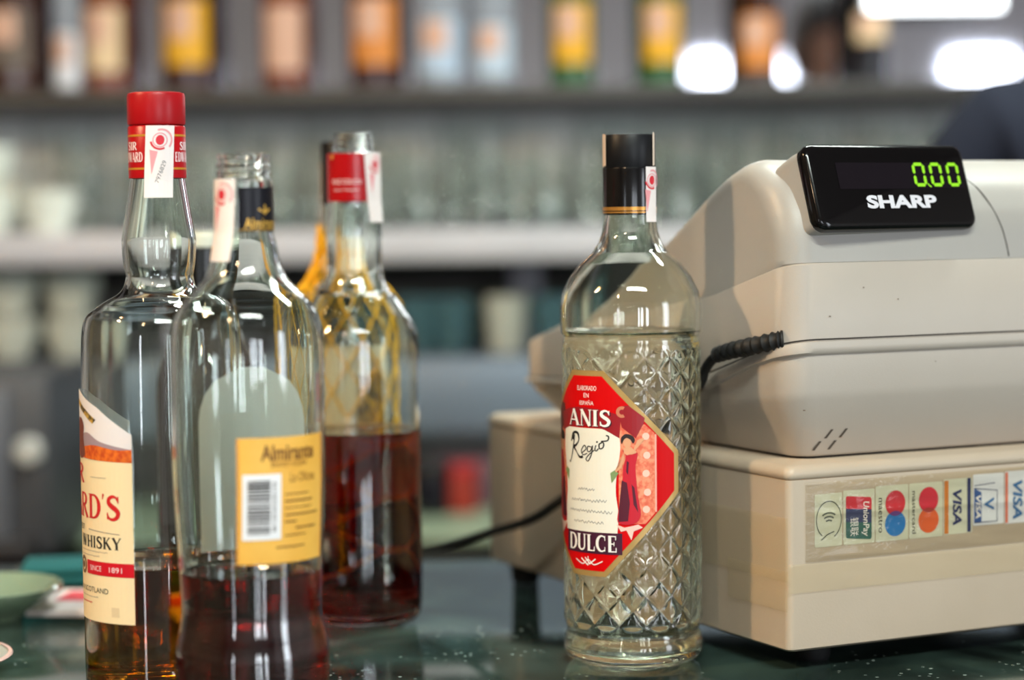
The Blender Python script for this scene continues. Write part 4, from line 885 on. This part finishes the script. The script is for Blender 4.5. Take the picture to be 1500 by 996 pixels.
# coffee machine at the far left
cm_ = thing('coffee_machine', 'dark grey machine filling the left edge behind the whisky bottle', 'machine', (-.60, 2.55, bb(-.1318)))
DG = mat('dark_grey_metal', (74, 74, 78), .45, metal=.2)
boxes('body', [(-.22, .085, -.15, .10, .012, .215)], DG, cm_, .008)
boxes('front_panel', [(-.21, -.01, -.158, -.150, .10, .20)], mat('machine_black', (30, 30, 32), .35), cm_, .002)
boxes('side_column', [(.010, .040, -.165, -.150, .02, .20)], mat('machine_grey', (100, 102, 110), .35), cm_, .003)
boxes('drip_tray', [(-.20, .07, -.20, -.15, .012, .035)], mat('tray_dark', (40, 36, 38), .4), cm_, .003)
kb = lathe('knob', [(0, 0), (.016, 0), (.016, .008), (.012, .012), (0, .012)], mat('knob_grey', (190, 190, 186), .3), cm_, 24); kb.location = (.062, -.150, .130); kb.rotation_euler = (radians(90), 0, 0)
for x in (-.19, .06):
    for y in (-.13, .08): f = lathe('foot', [(0, 0), (.012, 0), (.012, .0125), (0, .0125)], RUB, cm_, 16); f.location = (x, y, 0)

# ================================================================== PERSON behind the register (back turned, navy shirt)
def person(X, Y, rz):
    root = thing('person', 'person in a navy shirt standing behind the cash register', 'person', (X, Y, 0), rz); root.scale = (.978,) * 3
    J = {'pelvis': (0, 0, .94), 'waist': (0, .01, 1.08), 'chest': (0, .01, 1.27), 'upper': (0, -.005, 1.39), 'neck0': (0, -.01, 1.475), 'neck1': (0, .005, 1.535), 'head0': (0, .02, 1.60), 'head1': (0, .02, 1.665), 'head2': (0, .012, 1.735)}
    E = [('pelvis', 'waist'), ('waist', 'chest'), ('chest', 'upper'), ('upper', 'neck0'), ('neck0', 'neck1'), ('neck1', 'head0'), ('head0', 'head1'), ('head1', 'head2')]
    Rr = {'pelvis': (.155, .115), 'waist': (.145, .105), 'chest': (.160, .115), 'upper': (.125, .095), 'neck0': (.062, .060), 'neck1': (.054, .056), 'head0': (.066, .078), 'head1': (.076, .094), 'head2': (.052, .066)}
    for s, n in ((-1, 'l'), (1, 'r')):
        A = [('sh', (s * .155, -.005, 1.405), .066), ('dl', (s * .200, 0, 1.355), .062), ('el', (s * .245, -.01, 1.12), .045), ('wr', (s * .235, .11, .93), .031), ('pa', (s * .225, .155, .885), .030)]
        prev = 'upper'
        for k, p, q in A: J[n + k] = p; Rr[n + k] = (q, q); E.append((prev, n + k)); prev = n + k
        for f in range(4):
            b = n + 'f%d' % f; off = (-.024 + .016 * f); ln = (.030, .036, .034, .026)[f]
            J[b + 'a'] = (s * .225 + off, .180, .862); J[b + 'b'] = (s * .225 + off, .180 + ln * .7, .862 - ln * .7); J[b + 'c'] = (s * .225 + off, .180 + ln, .862 - ln * 1.5)
            E += [(n + 'pa', b + 'a'), (b + 'a', b + 'b'), (b + 'b', b + 'c')]
            for q in 'abc': Rr[b + q] = (.0085, .0085)
        J[n + 't1'] = (s * .195, .160, .885); J[n + 't2'] = (s * .183, .185, .868); E += [(n + 'pa', n + 't1'), (n + 't1', n + 't2')]; Rr[n + 't1'] = Rr[n + 't2'] = (.0095, .0095)
        Lg = [('hp', (s * .095, 0, .86), .092), ('kn', (s * .100, .01, .48), .060), ('an', (s * .105, -.02, .09), .042), ('ft', (s * .115, .06, .045), .040), ('to', (s * .120, .16, .032), .030)]
        prev = 'pelvis'
        for k, p, q in Lg: J[n + k] = p; Rr[n + k] = (q, q); E.append((prev, n + k)); prev = n + k
    names = list(J); idx = {k: i for i, k in enumerate(names)}
    me = bpy.data.meshes.new('body_tmp'); me.from_pydata([J[k] for k in names], [(idx[a], idx[b]) for a, b in E], [])
    ob = bpy.data.objects.new('body_tmp', me); COL.objects.link(ob)
    md = ob.modifiers.new('skin', 'SKIN'); md.use_smooth_shade = True
    for k in names: me.skin_vertices[0].data[idx[k]].radius = Rr[k]
    me.skin_vertices[0].data[idx['pelvis']].use_root = True
    sb = ob.modifiers.new('sub', 'SUBSURF'); sb.levels = sb.render_levels = 2
    bpy.context.view_layer.update(); ev = ob.evaluated_get(bpy.context.evaluated_depsgraph_get())
    m2 = bpy.data.meshes.new_from_object(ev); bpy.data.objects.remove(ob)
    body = link('body', m2, None, root, True, 180)
    m2.materials.clear()
    for mm in (mat('skin', (196, 144, 116), .55), mat('navy_shirt', (0, 8, 32), .9, bump=(60, .2)), mat('dark_trousers', (30, 30, 36), .9), mat('black_shoe', (16, 14, 14), .4)): m2.materials.append(mm)
    for p in m2.polygons:
        c = p.center
        if c.z < .085: p.material_index = 3
        elif c.z < .93 and abs(c.x) < .20 and c.y < .14: p.material_index = 2
        elif c.z > 1.505 or (abs(c.x) > .17 and c.z < .955): p.material_index = 0
        else: p.material_index = 1
    lathe('collar', [(.066, 1.478), (.072, 1.482), (.068, 1.515), (.062, 1.514)], MATS['navy_shirt'], root, 32)
    hr = lathe('hair', [(.060, 1.585), (.085, 1.600), (.095, 1.650), (.092, 1.705), (.074, 1.755), (.040, 1.783), (0, 1.790)], mat('dark_hair', (34, 24, 20), .7, bump=(200, .5)), root, 40); hr.scale = (.88, 1.02, 1); hr.location = (0, -.004, 0)
    for s in (-1, 1):
        e = lathe('ear', [(0, -.004), (.012, -.004), (.016, 0), (.012, .004), (0, .003)], MATS['skin'], root, 20); e.location = (s * .083, .03, 1.645); e.rotation_euler = (0, radians(90), 0); e.scale = (1.4, .9, 1)
    nz = tube('nose', [(0, .108, 1.665), (0, .122, 1.640), (0, .128, 1.628), (0, .112, 1.618)], .01, MATS['skin'], root, 10, rfun=lambda t: .006 + .008 * t)
    return root
person(.628, 2.10, 0)

# ================================================================== LAMPS (warm pendants over the bar, out of view above)
def pendant(X, Y, Z, label, power):
    t = thing('pendant_lamp', label, 'lamp', (X, Y, Z), 0, 'pendant lamps over the bar')
    lathe('shade', [(.020, .100), (.030, .098), (.11, .0), (.107, .0), (.028, .094), (.020, .096)], mat('shade_brass', (170, 130, 70), .35, metal=.6), t, 40)
    lathe('bulb', [(0, .015), (.018, .020), (.030, .045), (.022, .075), (.012, .095)], mat('warm_bulb', (255, 210, 150), .4, emis=(255, 196, 120), estr=14), t, 24)
    tube('cord', [(0, 0, .098), (0, 0, ZT - Z)], .004, MATS['dark_cap'], t, 8)
    l = bpy.data.lights.new('lamp_light', 'POINT'); l.energy = power; l.color = (1.0, .74, .46); l.shadow_soft_size = .05
    o = bpy.data.objects.new('lamp_light', l); COL.objects.link(o); o.parent = t; o.location = (0, 0, -.02)
pendant(-1.15, .75, ZC + 1.05, 'brass pendant lamp hanging over the left end of the bar', 50)
pendant(-.75, -.55, ZC + 1.25, 'brass pendant lamp hanging left of and behind the photographer', 18)

def ceiling_light(X, Y, label, power):
    t = thing('ceiling_light', label, 'light', (X, Y, ZT - .075), 0, 'ceiling lights')
    boxes('housing', [(-.62, .62, -.09, .09, .030, .075)], mat('fitting_white', (220, 220, 214), .5), t, .004)
    for y in (-.045, .045):
        o = tube('fluorescent_tube', [(-.58, y, .015), (.58, y, .015)], .013, mat('tube_glow', (255, 255, 255), .5, emis=(226, 255, 232), estr=9), t, 12)
    l = bpy.data.lights.new('tube_light', 'AREA'); l.shape = 'RECTANGLE'; l.size = 1.16; l.size_y = .13; l.energy = power; l.color = (.92, 1.0, .94)
    o = bpy.data.objects.new('tube_light', l); COL.objects.link(o); o.parent = t; o.location = (0, 0, -.004)
ceiling_light(.55, 1.75, 'fluorescent ceiling light over the aisle behind the bar', 42)
ceiling_light(.35, -.4, 'fluorescent ceiling light above the photographer', 66)
